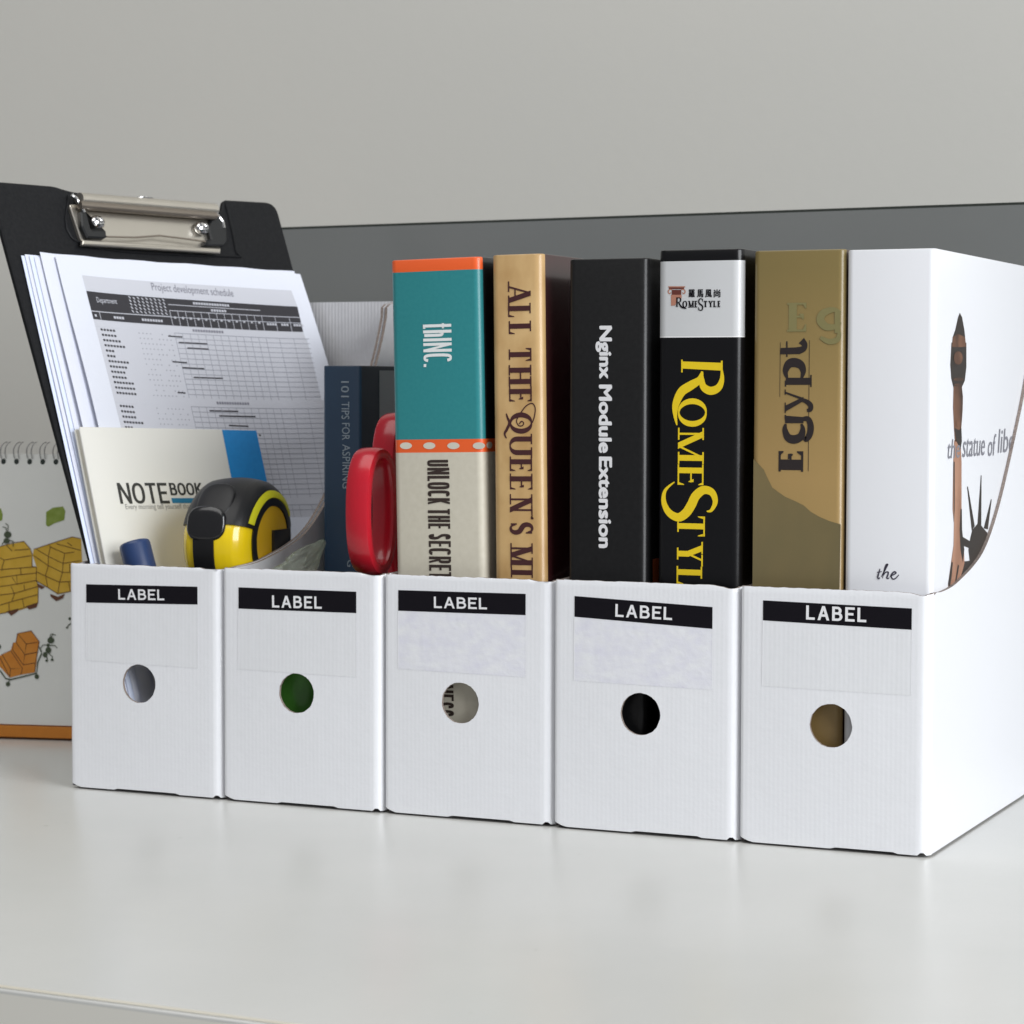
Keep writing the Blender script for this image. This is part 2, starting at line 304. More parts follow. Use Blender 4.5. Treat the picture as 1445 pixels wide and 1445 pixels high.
# ------------------------------------------------------------ five cardboard file holders
TH = .0018; DEP = .25; HB = .284
CURVE = [(0, .1288), (.0199, .1288), (.0404, .1300), (.0614, .1333), (.083, .1377), (.1022, .1435), (.1202, .1533), (.1384, .1675), (.1569, .1859),
         (.1741, .2048), (.19, .2233), (.203, .2420), (.213, .2590), (.219, .2720), (.224, .2800), (.231, .2835), (DEP, HB)]
def make_holder(i, xl, xr, h, yo, ys, label, st, blister, txt):
    r = .0058; rl = .0022; w = xr - xl
    root = thing("file_holder", (xl + w / 2, yo, 0), label, "file holder", "white cardboard file holders in a row")
    rnd = random.Random(10 + i)
    # front panel: quarter-round folds at both sides, round finger hole
    ql = rl * pi / 2
    def prof(u):                                   # u = arclength from the left fold
        if u < ql: a = u / rl; return V((xl + rl - rl * cos(a), yo + rl - rl * sin(a), 0)), V((-cos(a), -sin(a), 0))
        if u > ql + w - rl - r: a = (u - ql - (w - rl - r)) / r; return V((xr - r + r * sin(a), yo + r - r * cos(a), 0)), V((sin(a), -cos(a), 0))
        return V((xl + rl + u - ql, yo, 0)), V((0, -1, 0))
    q = r * pi / 2; tot = ql + q + w - rl - r; cu = ql + [-.453, -.3519, -.2535, -.151, -.050][i] - xl - rl; cz = .0622; hs = .015; R = .01085; m = 12
    us = [ql * k / 6 for k in range(6)] + [ql + (cu - hs - ql) * k / 12 for k in range(12)] + [cu - hs + 2 * hs * k / m for k in range(m)] + \
         [cu + hs + (tot - q - cu - hs) * k / 12 for k in range(12)] + [tot - q + q * k / 6 for k in range(7)]
    zs = [0, .001, .003, .006, .02] + [cz - hs + 2 * hs * k / m for k in range(m + 1)] + [.095, .11, .12, .1262, .1279, 1]
    iu0 = us.index(cu - hs); iz0 = 5
    nu, nz = len(us), len(zs); jit = [rnd.uniform(-.0004, .0003) for _ in us]
    flapA, flapB = q + w * (.22 + .05 * i), q + w * (.62 + .03 * i)
    def zz(iu, iz):
        u = us[iu]; z = zs[iz]
        if z == 1:
            return h + jit[iu] * .55 - (.0016 * max(0, 1 - abs(u - (tot - q * .8)) / (q * 1.1)))
        zb = .0011 + (.0007 if flapA < u < flapB else 0)
        if u < ql + .004: zb += .0030 * (1 - u / (ql + .004)) ** 1
        du = abs(u - (tot - q * .75))
        if du < .0022: zb += .0020 * (1 - du / .0022)
        return max(z, zb + z * .2)
    def bulge(u, z): s = (u - ql) / (w - rl - r); return .0006 * sin(pi * min(1, max(0, s))) * sin(pi * min(1, z / h))
    vo, vi = [], []
    for iz in range(nz):
        for iu in range(nu):
            p, nn = prof(us[iu]); z = zz(iu, iz)
            if z > h - .0014: nn2 = nn; p = p - nn * .0004 * (1 if zs[iz] == 1 else 0)
            p = p + V((0, -bulge(us[iu], z), z)); vo.append(p); vi.append(p - nn * TH)
    mb = MB(); b2 = len(vo); fo = []; fi = []; fr = []
    ID = lambda a, b: b * nu + a
    for iz in range(nz - 1):
        for iu in range(nu - 1):
            if iu0 <= iu < iu0 + m and iz0 <= iz < iz0 + m: continue
            f = (ID(iu, iz), ID(iu + 1, iz), ID(iu + 1, iz + 1), ID(iu, iz + 1)); fo.append(f); fi.append(tuple(b2 + k for k in f[::-1]))
    for iu in range(nu - 1):
        fr.append((ID(iu, nz - 1), ID(iu + 1, nz - 1), b2 + ID(iu + 1, nz - 1), b2 + ID(iu, nz - 1)))
        fr.append((ID(iu + 1, 0), ID(iu, 0), b2 + ID(iu, 0), b2 + ID(iu + 1, 0)))
    loop = [(iu0 + k, iz0) for k in range(m)] + [(iu0 + m, iz0 + k) for k in range(m)] + [(iu0 + m - k, iz0 + m) for k in range(m)] + [(iu0, iz0 + m - k) for k in range(m)]
    circ = []
    for a, b in loop:
        du, dz = us[a] - cu, zs[b] - cz; an = math.atan2(dz, du); rr = R * (1 + rnd.uniform(-.012, .012))
        u, z = cu + rr * cos(an), cz + rr * sin(an); p, nn = prof(u); circ.append((p + V((0, -bulge(u, z), z)), nn))
    n4 = len(loop); c0 = 2 * b2
    vs = vo + vi + [c[0] for c in circ] + [c[0] - c[1] * TH for c in circ]
    for k in range(n4):
        k2 = (k + 1) % n4; a, b = ID(*loop[k]), ID(*loop[k2])
        fo.append((a, b, c0 + k2, c0 + k)[::-1] if False else (a, b, c0 + k2, c0 + k)); fi.append((b2 + b, b2 + a, c0 + n4 + k, c0 + n4 + k2))
        fr.append((c0 + k, c0 + k2, c0 + n4 + k2, c0 + n4 + k))
    mb.add(vs, []); mb.f = fo + fi + fr; mb.m = [0] * len(fo) + [1] * len(fi) + [2] * len(fr)
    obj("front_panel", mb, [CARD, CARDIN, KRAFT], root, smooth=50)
    # side panels with the sweeping cut
    for side, x, sg in (("left", xl, 1), ("right", xr, -1)):
        base = [(y * ys, z) for y, z in CURVE[1:-2]] + [(.236, .2838), (DEP - .0005, HB)]
        pts = [(r if sg == -1 else rl, h - .0014)] + [(p.x, p.y) for p in bez([(r + .004, h - .0004)] + base, 3)]
        vs = []; mb = MB()
        for y, z in pts:
            fl = 0
            if i == 4 and sg == -1: fl = .0
            for xx in (x, x + sg * TH): vs += [(xx + fl, yo + y, .0013), (xx + fl, yo + y, z)]
        fs0 = []; fsi = []; fse = []
        for k in range(len(pts) - 1):
            a = 4 * k
            o_ = (a, a + 4, a + 5, a + 1); i_ = (a + 2, a + 3, a + 7, a + 6)
            if sg == 1: o_ = o_[::-1]; i_ = i_[::-1]
            fs0.append(o_); fsi.append(i_); fse.append((a + 1, a + 5, a + 7, a + 3)); fse.append((a, a + 2, a + 6, a + 4))
        a = 4 * (len(pts) - 1); fse += [(a, a + 2, a + 3, a + 1)]
        mb.add(vs, []); mb.f = fs0 + fsi + fse; mb.m = [0] * len(fs0) + [1] * len(fsi) + [2] * len(fse)
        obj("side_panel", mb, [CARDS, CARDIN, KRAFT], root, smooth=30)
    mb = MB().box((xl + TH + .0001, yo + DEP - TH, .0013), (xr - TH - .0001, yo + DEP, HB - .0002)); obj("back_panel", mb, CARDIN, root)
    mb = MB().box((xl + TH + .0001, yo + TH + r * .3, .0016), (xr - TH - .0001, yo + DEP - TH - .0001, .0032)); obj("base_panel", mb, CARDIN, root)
    # clear label sticker
    pl = Plane((0, yo - .00075, 0), (1, 0, 0), (0, 0, 1))
    sx0, sx1, zt0, zt1, hb0, hb1, zb = st        # left, right, top z at left/right, strip height left/right, film bottom
    mb = MB()
    NX = 10
    def strip(za, zb_, lift):
        m_ = MB(); vv = []
        for k in range(NX + 1):
            x = sx0 + (sx1 - sx0) * k / NX
            for zf in (za, zb_):
                z = zf(k / NX); bl = bulge(ql + x - xl - rl, z); vv.append((x, yo - bl - lift, z))
        m_.add(vv, [(2 * k, 2 * k + 2, 2 * k + 3, 2 * k + 1) for k in range(NX)]); return m_
    zt = lambda f: zt0 + (zt1 - zt0) * f; zs_ = lambda f: zt(f) - (hb0 + (hb1 - hb0) * f)
    film = obj("label_sticker", strip(lambda f: zb - .0008 * f, lambda f: zt(f), .00012), STICKB if blister else STICK, root)
    obj("title_strip", strip(zs_, zt, .0002), INK, film)
    e_ = MB()
    for x in (sx0, sx1 + .0002):
        for k in range(8):
            za, zc = zb + (zs_(0 if x == sx0 else 1) - zb) * k / 8, zb + (zs_(0 if x == sx0 else 1) - zb) * (k + 1) / 8
            ba, bc = bulge(ql + x - xl - rl, za), bulge(ql + x - xl - rl, zc)
            e_.add([(x - .00014, yo - ba - .00022, za), (x + .00014, yo - ba - .00022, za), (x + .00014, yo - bc - .00022, zc), (x - .00014, yo - bc - .00022, zc)], [(0, 1, 2, 3)])
    obj("film_edge", e_, FILMEDGE, film)
    tx0, tx1, tz0, th_, sl = txt
    bl = .0006 * sin(pi * .5) * sin(pi * tz0 / h)
    tp = Plane((tx0, yo - bl - .0003, tz0), (1, 0, sl), (0, 0, 1)); mb = MB()
    text_stroke(mb, tp, "LABEL", 0, 0, th_, tx1 - tx0, th_ * .20, th_ * .17, gap=.2)
    obj("lettering", mb, LBLW, film)
    return root

_P0 = Plane((0, 0, 0), (1, 0, 0), (0, 0, 1))
LB = [(168, 233, 846, 831, 847), (385, 455, 857, 840, 859), (612, 687, 858, 842, 860), (869, 949, 870, 852, 875), (1138, 1223, 874, 854, 878)]
ST = [(.1169, .1181, .0104, .0099, .0735), (.1187, .1189, .0117, .0115, .0735), (.1206, .1213, .0110, .0111, .0785), (.1213, .1185, .0107, .0110, .0775), (.1229, .1218, .0100, .0104, .0800)]
SXX = [(-.4882, -.4147), (-.3884, -.3152), (-.2904, -.2159), (-.1878, -.1124), (-.0857, -.0098)]
GEO = [(-.4998, -.3996, .1285, 0, .88), (-.3986, -.2999, .1291, 0, .88), (-.2989, -.2004, .1288, .001, .92), (-.1994, -.0984, .1295, .0, .95), (-.0976, -.0002, .1296, 0, 1.0)]
HL = ["white cardboard file holder at the left end, holding the clipboard and yellow tape measure",
      "white cardboard file holder with green showing in its hole, holding red scissors and navy book",
      "white cardboard file holder holding the teal and cream book and the parchment coloured book",
      "white cardboard file holder with blackness in its hole, holding the two black books",
      "white cardboard file holder at the right end, its whole side showing, holding two books"]
for i in range(5):
    x0, x1, yb, yt, yb2 = LB[i]; a0, z0 = _P0.uv(x0, yb); a1, z1 = _P0.uv(x1, yb2); zt_ = _P0.uv(x0, yt)[1]
    make_holder(i, *GEO[i], HL[i], (*SXX[i], *ST[i]), i in (2, 3), (a0, a1, z0, zt_ - z0, (z1 - z0) / (a1 - a0)))

# ------------------------------------------------------------ books
PAPER = mat("page_edges", (.72, .69, .60), .8, wave=(.0008, .5, 'X'), noise=(40, (.64, .61, .52)))
def book(label, x0, x1, yf, z1, mats, midx, z0=.0035, depth=.2, levels=(), r=.003, tilt=0, th=.0022, name="book", cat="book"):
    root = thing(name, ((x0 + x1) / 2, yf, z0), label, cat, rot=(0, tilt, 0))
    M = ROOTM[root] @ Matrix.Translation(-V(((x0 + x1) / 2, yf, z0)))
    pr = [(x0, yf + depth, -1, 0, 'L'), (x0, yf + r, -1, 0, 'L')]
    for k in range(1, 7): a = pi / 2 * k / 6; pr.append((x0 + r - r * cos(a), yf + r - r * sin(a), -cos(a), -sin(a), 'F'))
    for k in range(0, 7): a = pi / 2 * k / 6; pr.append((x1 - r + r * sin(a), yf + r - r * cos(a), sin(a), -cos(a), 'F' if k < 4 else 'E'))
    pr += [(x1, yf + depth, 1, 0, 'R')]
    zl = [(z0, .0008), (z0 + .0008, 0)] + [(z, 0) for z in levels] + [(z1 - .0008, 0), (z1 - .0002, .0003), (z1, .0009)]
    n = len(pr); mb = MB(); vs = []
    for z, ins in zl:
        for x, y, nx, ny, _ in pr: vs.append(M @ V((x - nx * ins, y - ny * ins, z)))
    b = len(vs)
    for z, ins in ((z0, 0), (z1, 0)):
        for x, y, nx, ny, _ in pr: vs.append(M @ V((x - nx * th, y - ny * th, z)))
    fs = []; ms = []
    for j in range(len(zl) - 1):
        zc = (zl[j][0] + zl[j + 1][0]) / 2
        for k in range(n - 1):
            fs.append((j * n + k, j * n + k + 1, (j + 1) * n + k + 1, (j + 1) * n + k)); ms.append(midx(pr[k + 1][4] if pr[k + 1][4] != 'F' or pr[k][4] == 'F' else 'F', zc))
    for k in range(n - 1):
        J = (len(zl) - 1) * n
        fs.append((J + k, J + k + 1, b + n + k + 1, b + n + k)); ms.append(midx('T', z1)); fs.append((k + 1, k, b + k, b + k + 1)); ms.append(0)
        fs.append((b + k + 1, b + k, b + n + k, b + n + k + 1)); ms.append(midx('I', z1))
    for q in (0, n - 1):
        fs.append((q, (len(zl) - 1) * n + q, b + n + q, b + q)); ms.append(0)
    mb.add(vs, []); mb.f = fs; mb.m = ms
    cover = obj("cover", mb, mats, root, smooth=35)
    pb = MB().box((x0 + th + .0001, yf + th + .0005, z0 + .003), (x1 - th - .0001, yf + depth - .004, z1 - .004), M=M); obj("page_block", pb, PAPER, root)
    front = Plane(M @ V((0, yf, 0)), M.to_3x3() @ V((1, 0, 0)), M.to_3x3() @ V((0, 0, 1)))
    side = Plane(M @ V((x1, 0, 0)), M.to_3x3() @ V((0, 1, 0)), M.to_3x3() @ V((0, 0, 1)))
    return root, cover, front, side, M
def down_plane(fr, px, py):          # print running down a spine: right = down, up = +x
    a, b = fr.uv(px, py); return Plane(fr.at(a, b), -fr.ey, fr.ex)
def runs(fr, items, mb, T, t, serif, p=2.0, xb=None):
    """items: (chars, y_start, y_end, x_base, x_top) measured along the spine"""
    for s, ya, yb, xb_, xt in items:
        pl = down_plane(fr, xb_, ya); a0, b0 = fr.uv(xb_, ya); a1, b1 = fr.uv(xb_, yb); at, _ = fr.uv(xt, ya)
        H = at - a0; L = b0 - b1; TT = T * .001; tt = t * .001
        if len(s) == 1: draw_glyph(mb, pl, s, 0, 0, L, H, TT, tt, serif, p)
        else: text_stroke(mb, pl, s, 0, 0, H, L, TT, tt, serif, p, gap=.05)

# teal and cream book
TEAL = mat("teal_cover", (.020, .215, .235), .42, noise=(500, (.026, .235, .25)), coat=.2)
ORNG = mat("orange_band", (.80, .115, .022), .4, coat=.2); CREAM = mat("cream_cover", (.56, .525, .43), .5, noise=(300, (.60, .565, .47)), coat=.1)
BLKC = mat("black_cover", (.012, .012, .013), .33, coat=.25, bump=[(500, .1, .0002)])
fr0 = Plane((0, .009, 0), (1, 0, 0), (0, 0, 1))
zb0 = fr0.uv(625, 638.5)[1]; zb1 = fr0.uv(625, 620)[1]; zt0 = fr0.uv(620, 382)[1]
def m_think(part, z):
    if part in 'R': return 3 if z > zb1 else (1 if z > zb0 else 2)
    if part in 'TI': return 1 if part == 'T' else 3
    return 1 if z > zt0 else (0 if z > zb1 else (1 if z > zb0 else 2))
rt, cv, fr, sd, M = book("thick teal and cream book with orange bands, leftmost of the tall books", -.2937, -.2406, .009, .2968, [TEAL, ORNG, CREAM, BLKC], m_think,
                         levels=[zb0, zb1, zt0], tilt=radians(-1.2), r=.004)
mb = MB(); runs(fr, [("thINC.", 457, 518, 597, 637)], mb, 1.55, 1.35, False, 3.2); obj("title_lettering", mb, flat("print_white", (.78, .80, .80)), cv)
mb = MB(); runs(fr, [("UNLOCK", 649, 712, 603, 634), ("THE", 718, 746, 604, 635), ("SECRET", 753, 816, 605, 636)], mb, 1.5, 1.25, False, 3.4)
runs(fr, [("NESS", 966, 1010, 608, 640)], mb, 1.5, 1.25, False, 3.4)
obj("subtitle_lettering", mb, flat("print_dark_brown", (.035, .022, .018)), cv)
mb = MB(); zc = fr.uv(625, 629)[1]
for px in (573, 606, 640, 676):
    a, b = fr.uv(px, 629); put(mb, fr, [(a + .0036 * cos(t), b + .0018 * sin(t)) for t in [2 * pi * k / 20 for k in range(20)]])
for k in range(1, 9): put(mb, sd, [(.009 + .004 + .013 * k - .009 + .0036 * cos(t), zc + .0018 * sin(t)) for t in [2 * pi * q / 20 for q in range(20)]])
obj("dot_marking", mb, flat("print_cream", (.62, .59, .50)), cv)

# parchment book
PARCH = mat("parchment_cover", (.43, .255, .095), .42, noise=(55, (.60, .405, .185), (1, 1, .6)), coat=.25, bump=[(200, .1, .0003)])
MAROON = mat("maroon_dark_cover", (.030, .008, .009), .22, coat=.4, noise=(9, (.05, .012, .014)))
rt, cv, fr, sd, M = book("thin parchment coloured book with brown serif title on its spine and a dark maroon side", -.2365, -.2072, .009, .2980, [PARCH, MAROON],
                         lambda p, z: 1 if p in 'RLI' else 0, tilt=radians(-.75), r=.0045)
mb = MB()
runs(fr, [('A', 401, 428, 717, 749), ('L', 432, 451, 717, 749), ('L', 457, 475, 718, 749.5), ('T', 488, 513, 718, 750), ('H', 519, 542, 718, 750), ('E', 549, 570, 718.5, 750.5),
          ('Q', 582, 612, 719.5, 751), ('U', 616, 642, 719, 751), ('E', 648, 668, 719.5, 751), ('E', 672, 694, 719.5, 751.5), ('N', 701, 723, 719.5, 751.5), ("'", 727, 732, 744, 752), ('S', 736, 755, 720, 752),
          ('M', 770, 797, 720.5, 752), ('I', 805, 810, 721, 752)], mb, 2.6, .75, True)
obj("title_lettering", mb, flat("print_dark_maroon", (.055, .014, .016)), cv)

# black book with white title
BLK2 = mat("charcoal_cover", (.008, .008, .0085), .34, spec=.28, coat=.08, bump=[(700, .2, .0002)], noise=(400, (.011, .011, .0115)))
rt, cv, fr, sd, M = book("black book with the white words Module Extension down its spine", -.1962, -.1520, .009, .2948, [BLK2], lambda p, z: 0, r=.0042, z0=.0035)
mb = MB()
for s, ya, yb in (("Nginx", 461, 533.5), ("Module", 544, 638), ("Extension", 645.5, 772)):
    pl = down_plane(fr, 846 if s != "Nginx" else 846, ya); a0, b0 = fr.uv(846, ya); a1, b1 = fr.uv(846, yb); H = fr.uv(863, ya)[0] - a0
    dsc = H * .27 if 'g' in s else 0
    text_font(mb, Plane(pl.at(0, -dsc), pl.ex, pl.ey), s, 0, 0, b0 - b1, H + dsc, bold=.00048)
obj("title_lettering", mb, flat("print_white_soft", (.74, .74, .76)), cv)
a0, b0 = sd.uv(914.5, 790); a1, b1 = sd.uv(919, 815)
mb = MB(); put(mb, sd, [(.018, b1 - .01), (.034, b1 - .01), (.034, b0), (.018, b0)]); obj("tab_marking", mb, flat("print_rust", (.45, .10, .03)), cv)

# black and silver book
SILV = mat("silver_band", (.60, .61, .62), .36, coat=.3)
f1 = Plane((0, .009, 0), (1, 0, 0), (0, 0, 1)); zs1 = f1.uv(990, 368)[1]; zs0 = f1.uv(990, 475.5)[1]
BLK3 = mat("black_gloss_cover", (.005, .005, .006), .28, spec=.3, coat=.10, bump=[(600, .12, .0002)])
rt, cv, fr, sd, M = book("black book with a silver band at its top and large yellow serif capitals", -.1466, -.1012, .009, .2984, [BLK3, SILV, flat("band_line_white", (.8, .8, .8))],
                         lambda p, z: (1 if (zs0 + .0004 < z < zs1 and p in 'FEL') else (2 if abs(z - zs0) < .0004 and p in 'FE' else 0)), levels=[zs0 - .0002, zs0 + .0004, zs1], r=.005)
YEL = flat("print_yellow", (.78, .56, .012), .4)
mb = MB()
runs(fr, [('O', 562, 602, 957, 997.5), ('M', 608, 650, 957, 993.5), ('E', 659.5, 688, 956.5, 993), ('T', 724, 760, 956, 995), ('Y', 768, 794, 955.5, 992), ('L', 803, 828, 955, 991)], mb, 2.9, .8, True)
# large R with sweeping leg and large S
def at_px(q): return fr.uv(*q)
def px_ribbon(mb, pts, w0, wm, k=1.0, fr_=None):
    F = fr_ or fr; P = [(q.x, q.y) for q in bez([F.uv(*q) for q in pts], 7)]
    ribbon(mb, F, P, lambda t, s: w0 + wm * max(0, sin(pi * min(1, s ** k))), (0, 0))
def px_poly(mb, pts, fr_=None, base=.00012): put(mb, fr_ or fr, [(fr_ or fr).uv(*q) for q in pts], base=base)
px_poly(mb, [(962, 510), (962, 520), (1019, 523), (1019.5, 512)])
px_poly(mb, [(961.5, 507.5), (963.5, 507.5), (963.5, 525.5), (961.5, 525.5)]); px_poly(mb, [(1017.5, 509), (1020, 509), (1020, 524), (1017.5, 524)])
px_ribbon(mb, [(1018.5, 520), (1019, 535), (1014, 547), (1003, 551.5), (993, 546), (990.5, 534), (990.5, 524)], .0007, .0034)
px_ribbon(mb, [(991.5, 524), (987, 536), (975, 544), (962, 553), (954, 570), (953, 585), (955.5, 600)], .0005, .0042, .8)
px_ribbon(mb, [(997.5, 721.5), (1004, 720), (1009.5, 708), (1005, 695), (993, 691.5), (982, 700), (976, 712), (968, 724), (957, 730), (944, 723), (937, 708), (939, 692), (952, 680)], .0005, .0044, 1.0)
obj("title_lettering", mb, YEL, cv)
mb = MB(); lp = fr
for k, (ch, xa, xb) in enumerate((("羅", 972, 980.5), ("馬", 984, 992.5), ("風", 995.5, 1004.5), ("尚", 1007.5, 1016.5))):
    a, b = fr.uv(xa, 419.5); a1, b1 = fr.uv(xb, 408.5); text_font(mb, fr, ch, a, b, a1 - a, b1 - b, bold=.00012)
for ch, xa, xb, ya, yb in (('R', 954.5, 962, 433, 419.5), ('O', 963, 970, 434, 424.5), ('M', 971.5, 979, 434, 424.5), ('E', 980.5, 985, 434, 424.5), ('S', 985, 993, 438.5, 421), ('T', 992.5, 999, 433.5, 424.5), ('Y', 1000, 1006, 433.5, 424.5), ('L', 1007, 1012, 433.5, 424.5), ('E', 1013, 1017.5, 433.5, 424.5)):
    a, b = fr.uv(xa, ya); a1, b1 = fr.uv(xb, yb); draw_glyph(mb, fr, ch, a, b, a1 - a, b1 - b, .00075, .0003, True, sl=.0002)
px_ribbon(mb, [(958, 427), (962, 433), (969, 435.5)], .0003, .0006)
obj("logo_lettering", mb, INK, cv)
mb = MB()
for q in ([(944, 405.5), (965.5, 405.5), (965.5, 408), (944, 408)],):
    px_poly(mb, q)
px_poly(mb, [(948, 409), (961.5, 409), (961.5, 416), (948, 416)])
obj("logo_capital", mb, flat("print_brown", (.12, .030, .022)), cv)
mb = MB()
px_poly(mb, [(947, 416), (962, 416), (962, 421), (956, 421), (953, 431), (947, 431.5)]); px_poly(mb, [(943, 404), (967, 404), (967, 405.5), (943, 405.5)])
for sx, s2 in ((946, -1), (964, 1)):
    px_ribbon(mb, [(sx - s2 * 3, 409), (sx + s2 * 1, 408.5), (sx + s2 * 3, 411.5), (sx + s2 * 1, 414.5), (sx - s2 * 1.2, 412.5)], .0003, .0003)
obj("logo_column", mb, flat("print_salmon", (.42, .19, .13)), cv)

# tan book
TANM = mat("tan_gold_cover", (.355, .230, .086), .40, noise=(9, (.30, .203, .074), (1, 1, .8)), coat=.3, bump=[(300, .08, .0003)])
nt = TANM.node_tree; b_ = nt.nodes["Principled BSDF"]      # printed picture: olive at the top of the spine, sandy lower down
g = nt.nodes.new("ShaderNodeTexCoord"); sp = nt.nodes.new("ShaderNodeSeparateXYZ"); mr = nt.nodes.new("ShaderNodeMapRange"); mx = nt.nodes.new("ShaderNodeMixRGB")
nt.links.new(g.outputs["Object"], sp.inputs[0]); nt.links.new(sp.outputs[2], mr.inputs[0]); mr.inputs[1].default_value = .180; mr.inputs[2].default_value = .285
src = b_.inputs["Base Color"].links[0].from_socket; nt.links.new(mr.outputs[0], mx.inputs[0]); nt.links.new(src, mx.inputs[1]); mx.inputs[2].default_value = (.185, .135, .040, 1); nt.links.new(mx.outputs[0], b_.inputs["Base Color"])
BRN = mat("dark_brown_cover", (.05, .02, .012), .3, coat=.3)
rt, cv, fr, sd, M = book("tan and olive book with large dark serif lettering reading upwards, left of the white book", -.0952, -.0479, .009, .2970, [TANM, BRN], lambda p, z: 1 if p in 'RI' else 0, r=.0035)
mb = MB(); DK = flat("print_near_black", (.022, .016, .016), .4)
def egy(chs, mb):
    up = Plane(fr.at(*fr.uv(1133.5, 663.5)), fr.ey, -fr.ex)
    def loc(x, y): a, b = fr.uv(x, y); P = fr.at(a, b) - up.o; return P.dot(up.ex), P.dot(up.ey)
    a0, b0 = loc(1133.5, 663.5); a1, b1 = loc(1099, 629); draw_glyph(mb, up, 'E', 0, 0, a1 - a0, b1 - b0, .0052, .0011, True, sl=.0008)
    def rb(pts, w0, wm, k=1): P = [(q.x, q.y) for q in bez([loc(*q) for q in pts], 6)]; ribbon(mb, up, P, lambda t, s: w0 + wm * max(0, sin(pi * min(1, s ** k))), (0, 0))
    def po(pts): put(mb, up, [loc(*q) for q in pts])
    # g
    rb([(1109, 598), (1107.8, 606), (1112, 617), (1121, 620), (1130, 616), (1133, 606), (1131, 598)], .0009, .0034)
    po([(1108, 586.5), (1108, 597), (1134, 597), (1134, 588.5)]); rb([(1131, 592), (1140, 591), (1144, 600), (1143, 612), (1138, 620), (1135, 617)], .0017, .0016)
    po([(1107.5, 585.5), (1109.5, 585.5), (1109.5, 592), (1107.5, 592)])
    # y
    po([(1108, 581), (1108, 572.5), (1134, 560), (1134, 566)]); po([(1134, 565), (1134, 561.5), (1108, 552.5), (1108, 555)])
    rb([(1130, 563), (1139, 567), (1144, 572), (1143.5, 578), (1139, 579)], .0014, .0012); po([(1107.5, 583), (1109, 583), (1109, 568), (1107.5, 568)]); po([(1107.5, 557), (1109, 557), (1109, 549.5), (1107.5, 549.5)])
    # p
    po([(1109, 543), (1109, 533), (1145, 533), (1145, 543)]); po([(1143.5, 546), (1145.5, 546), (1145.5, 529), (1143.5, 529)]); po([(1107.5, 545.5), (1109.5, 545.5), (1109.5, 537), (1107.5, 537)])
    rb([(1111, 534), (1108.5, 524), (1113, 514), (1121, 511.5), (1130, 515), (1133.5, 524), (1131, 534)], .0010, .0036)
    # t
    po([(1101, 500), (1102, 491), (1128, 490), (1128, 499.5)]); rb([(1126, 495), (1134, 492), (1135.5, 486), (1131, 480.5)], .0038, -.0010); po([(1109.5, 503.5), (1111.5, 503.5), (1111.5, 481.5), (1109.5, 481.5)])
egy("", mb)
px_poly(mb, [(1142, 480), (1142.7, 480), (1141, 665), (1140.3, 665)]); px_poly(mb, [(1101, 483), (1101.6, 483), (1100.8, 560), (1100.2, 560)])
obj("title_lettering", mb, DK, cv)
mb = MB()
a, b = fr.uv(1113, 468); a1, b1 = fr.uv(1144, 427); draw_glyph(mb, fr, 'E', a, b, a1 - a, b1 - b, .0042, .0010, True, sl=.0008)
px_ribbon(mb, [(1187, 441), (1176, 437), (1162, 442), (1158, 452), (1166, 461), (1178, 461), (1187, 455)], .0010, .0030)
px_poly(mb, [(1178, 438), (1186, 438), (1186, 470), (1178, 470)]); px_ribbon(mb, [(1185, 468), (1182, 479), (1170, 482), (1158, 476)], .0016, .0012)
obj("ghost_lettering", mb, flat("print_faded_green", (.215, .190, .078), .4, coat=.3), cv)
mb = MB(); px_poly(mb, [(1063.5, 648), (1070, 654), (1078, 663), (1083, 674), (1090, 688), (1098, 694), (1108, 701), (1122, 707), (1134, 713), (1144, 722), (1156, 729), (1170, 735), (1186.5, 740), (1185, 822), (1183, 900), (1063, 895), (1062, 820)], base=.00004)
obj("mountain_marking", mb, mat("print_olive_brown", (.185, .140, .060), .4, noise=(26, (.145, .118, .054), (1, 1, .6)), coat=.3), cv)

# white book
WHC = mat("white_gloss_cover", (.76, .77, .80), .32, coat=.2, bump=[(500, .1, .0002)])
rt, cv, fr, sd, M = book("thick white book with a brown torch pictured on its side, rightmost in the row", -.0469, -.0022, .009, .2964, [WHC], lambda p, z: 0, r=.0035)
mb = MB()
pl_ = fr
px_ribbon(mb, [(1242, 802.5), (1240.5, 808), (1238.8, 814), (1240, 816.5), (1242, 815)], .00045, .00035); px_ribbon(mb, [(1238, 807.5), (1244.5, 806.5)], .0004, 0)
px_ribbon(mb, [(1243.5, 814), (1247, 808), (1252, 798), (1252.3, 796.5), (1250.5, 797.5), (1248, 804), (1245.5, 816)], .0003, .0006)
px_ribbon(mb, [(1246.5, 812), (1250, 807.5), (1253.5, 807.5), (1253, 811), (1251.5, 815), (1253, 816.5), (1255, 815)], .0004, .0004)
px_ribbon(mb, [(1256, 813.5), (1261, 811), (1264.5, 808.5), (1262.5, 806.8), (1259.5, 809), (1257.5, 813), (1260, 817), (1264, 816), (1268.5, 811)], .0004, .0004)
obj("title_lettering", mb, flat("print_slate", (.055, .05, .075)), cv)
COP = mat("print_copper_and_shadow", (.022, .015, .013), .4, noise=(70, (.22, .105, .06), (1, .8, .45))); TOR = flat("print_dark_bronze", (.035, .028, .024), .4)
COPL = mat("print_pale_copper", (.24, .115, .070), .4, noise=(60, (.44, .24, .16), (1, 1, .3)))
mb = MB()
def sp_(pts): return [(1230 + x / 3.14, 400 + y / 3.14) for x, y in pts]
def sidepoly(pts, mb, base=.0001): put(mb, sd, [sd.uv(*q) for q in sp_(pts)], base=base)
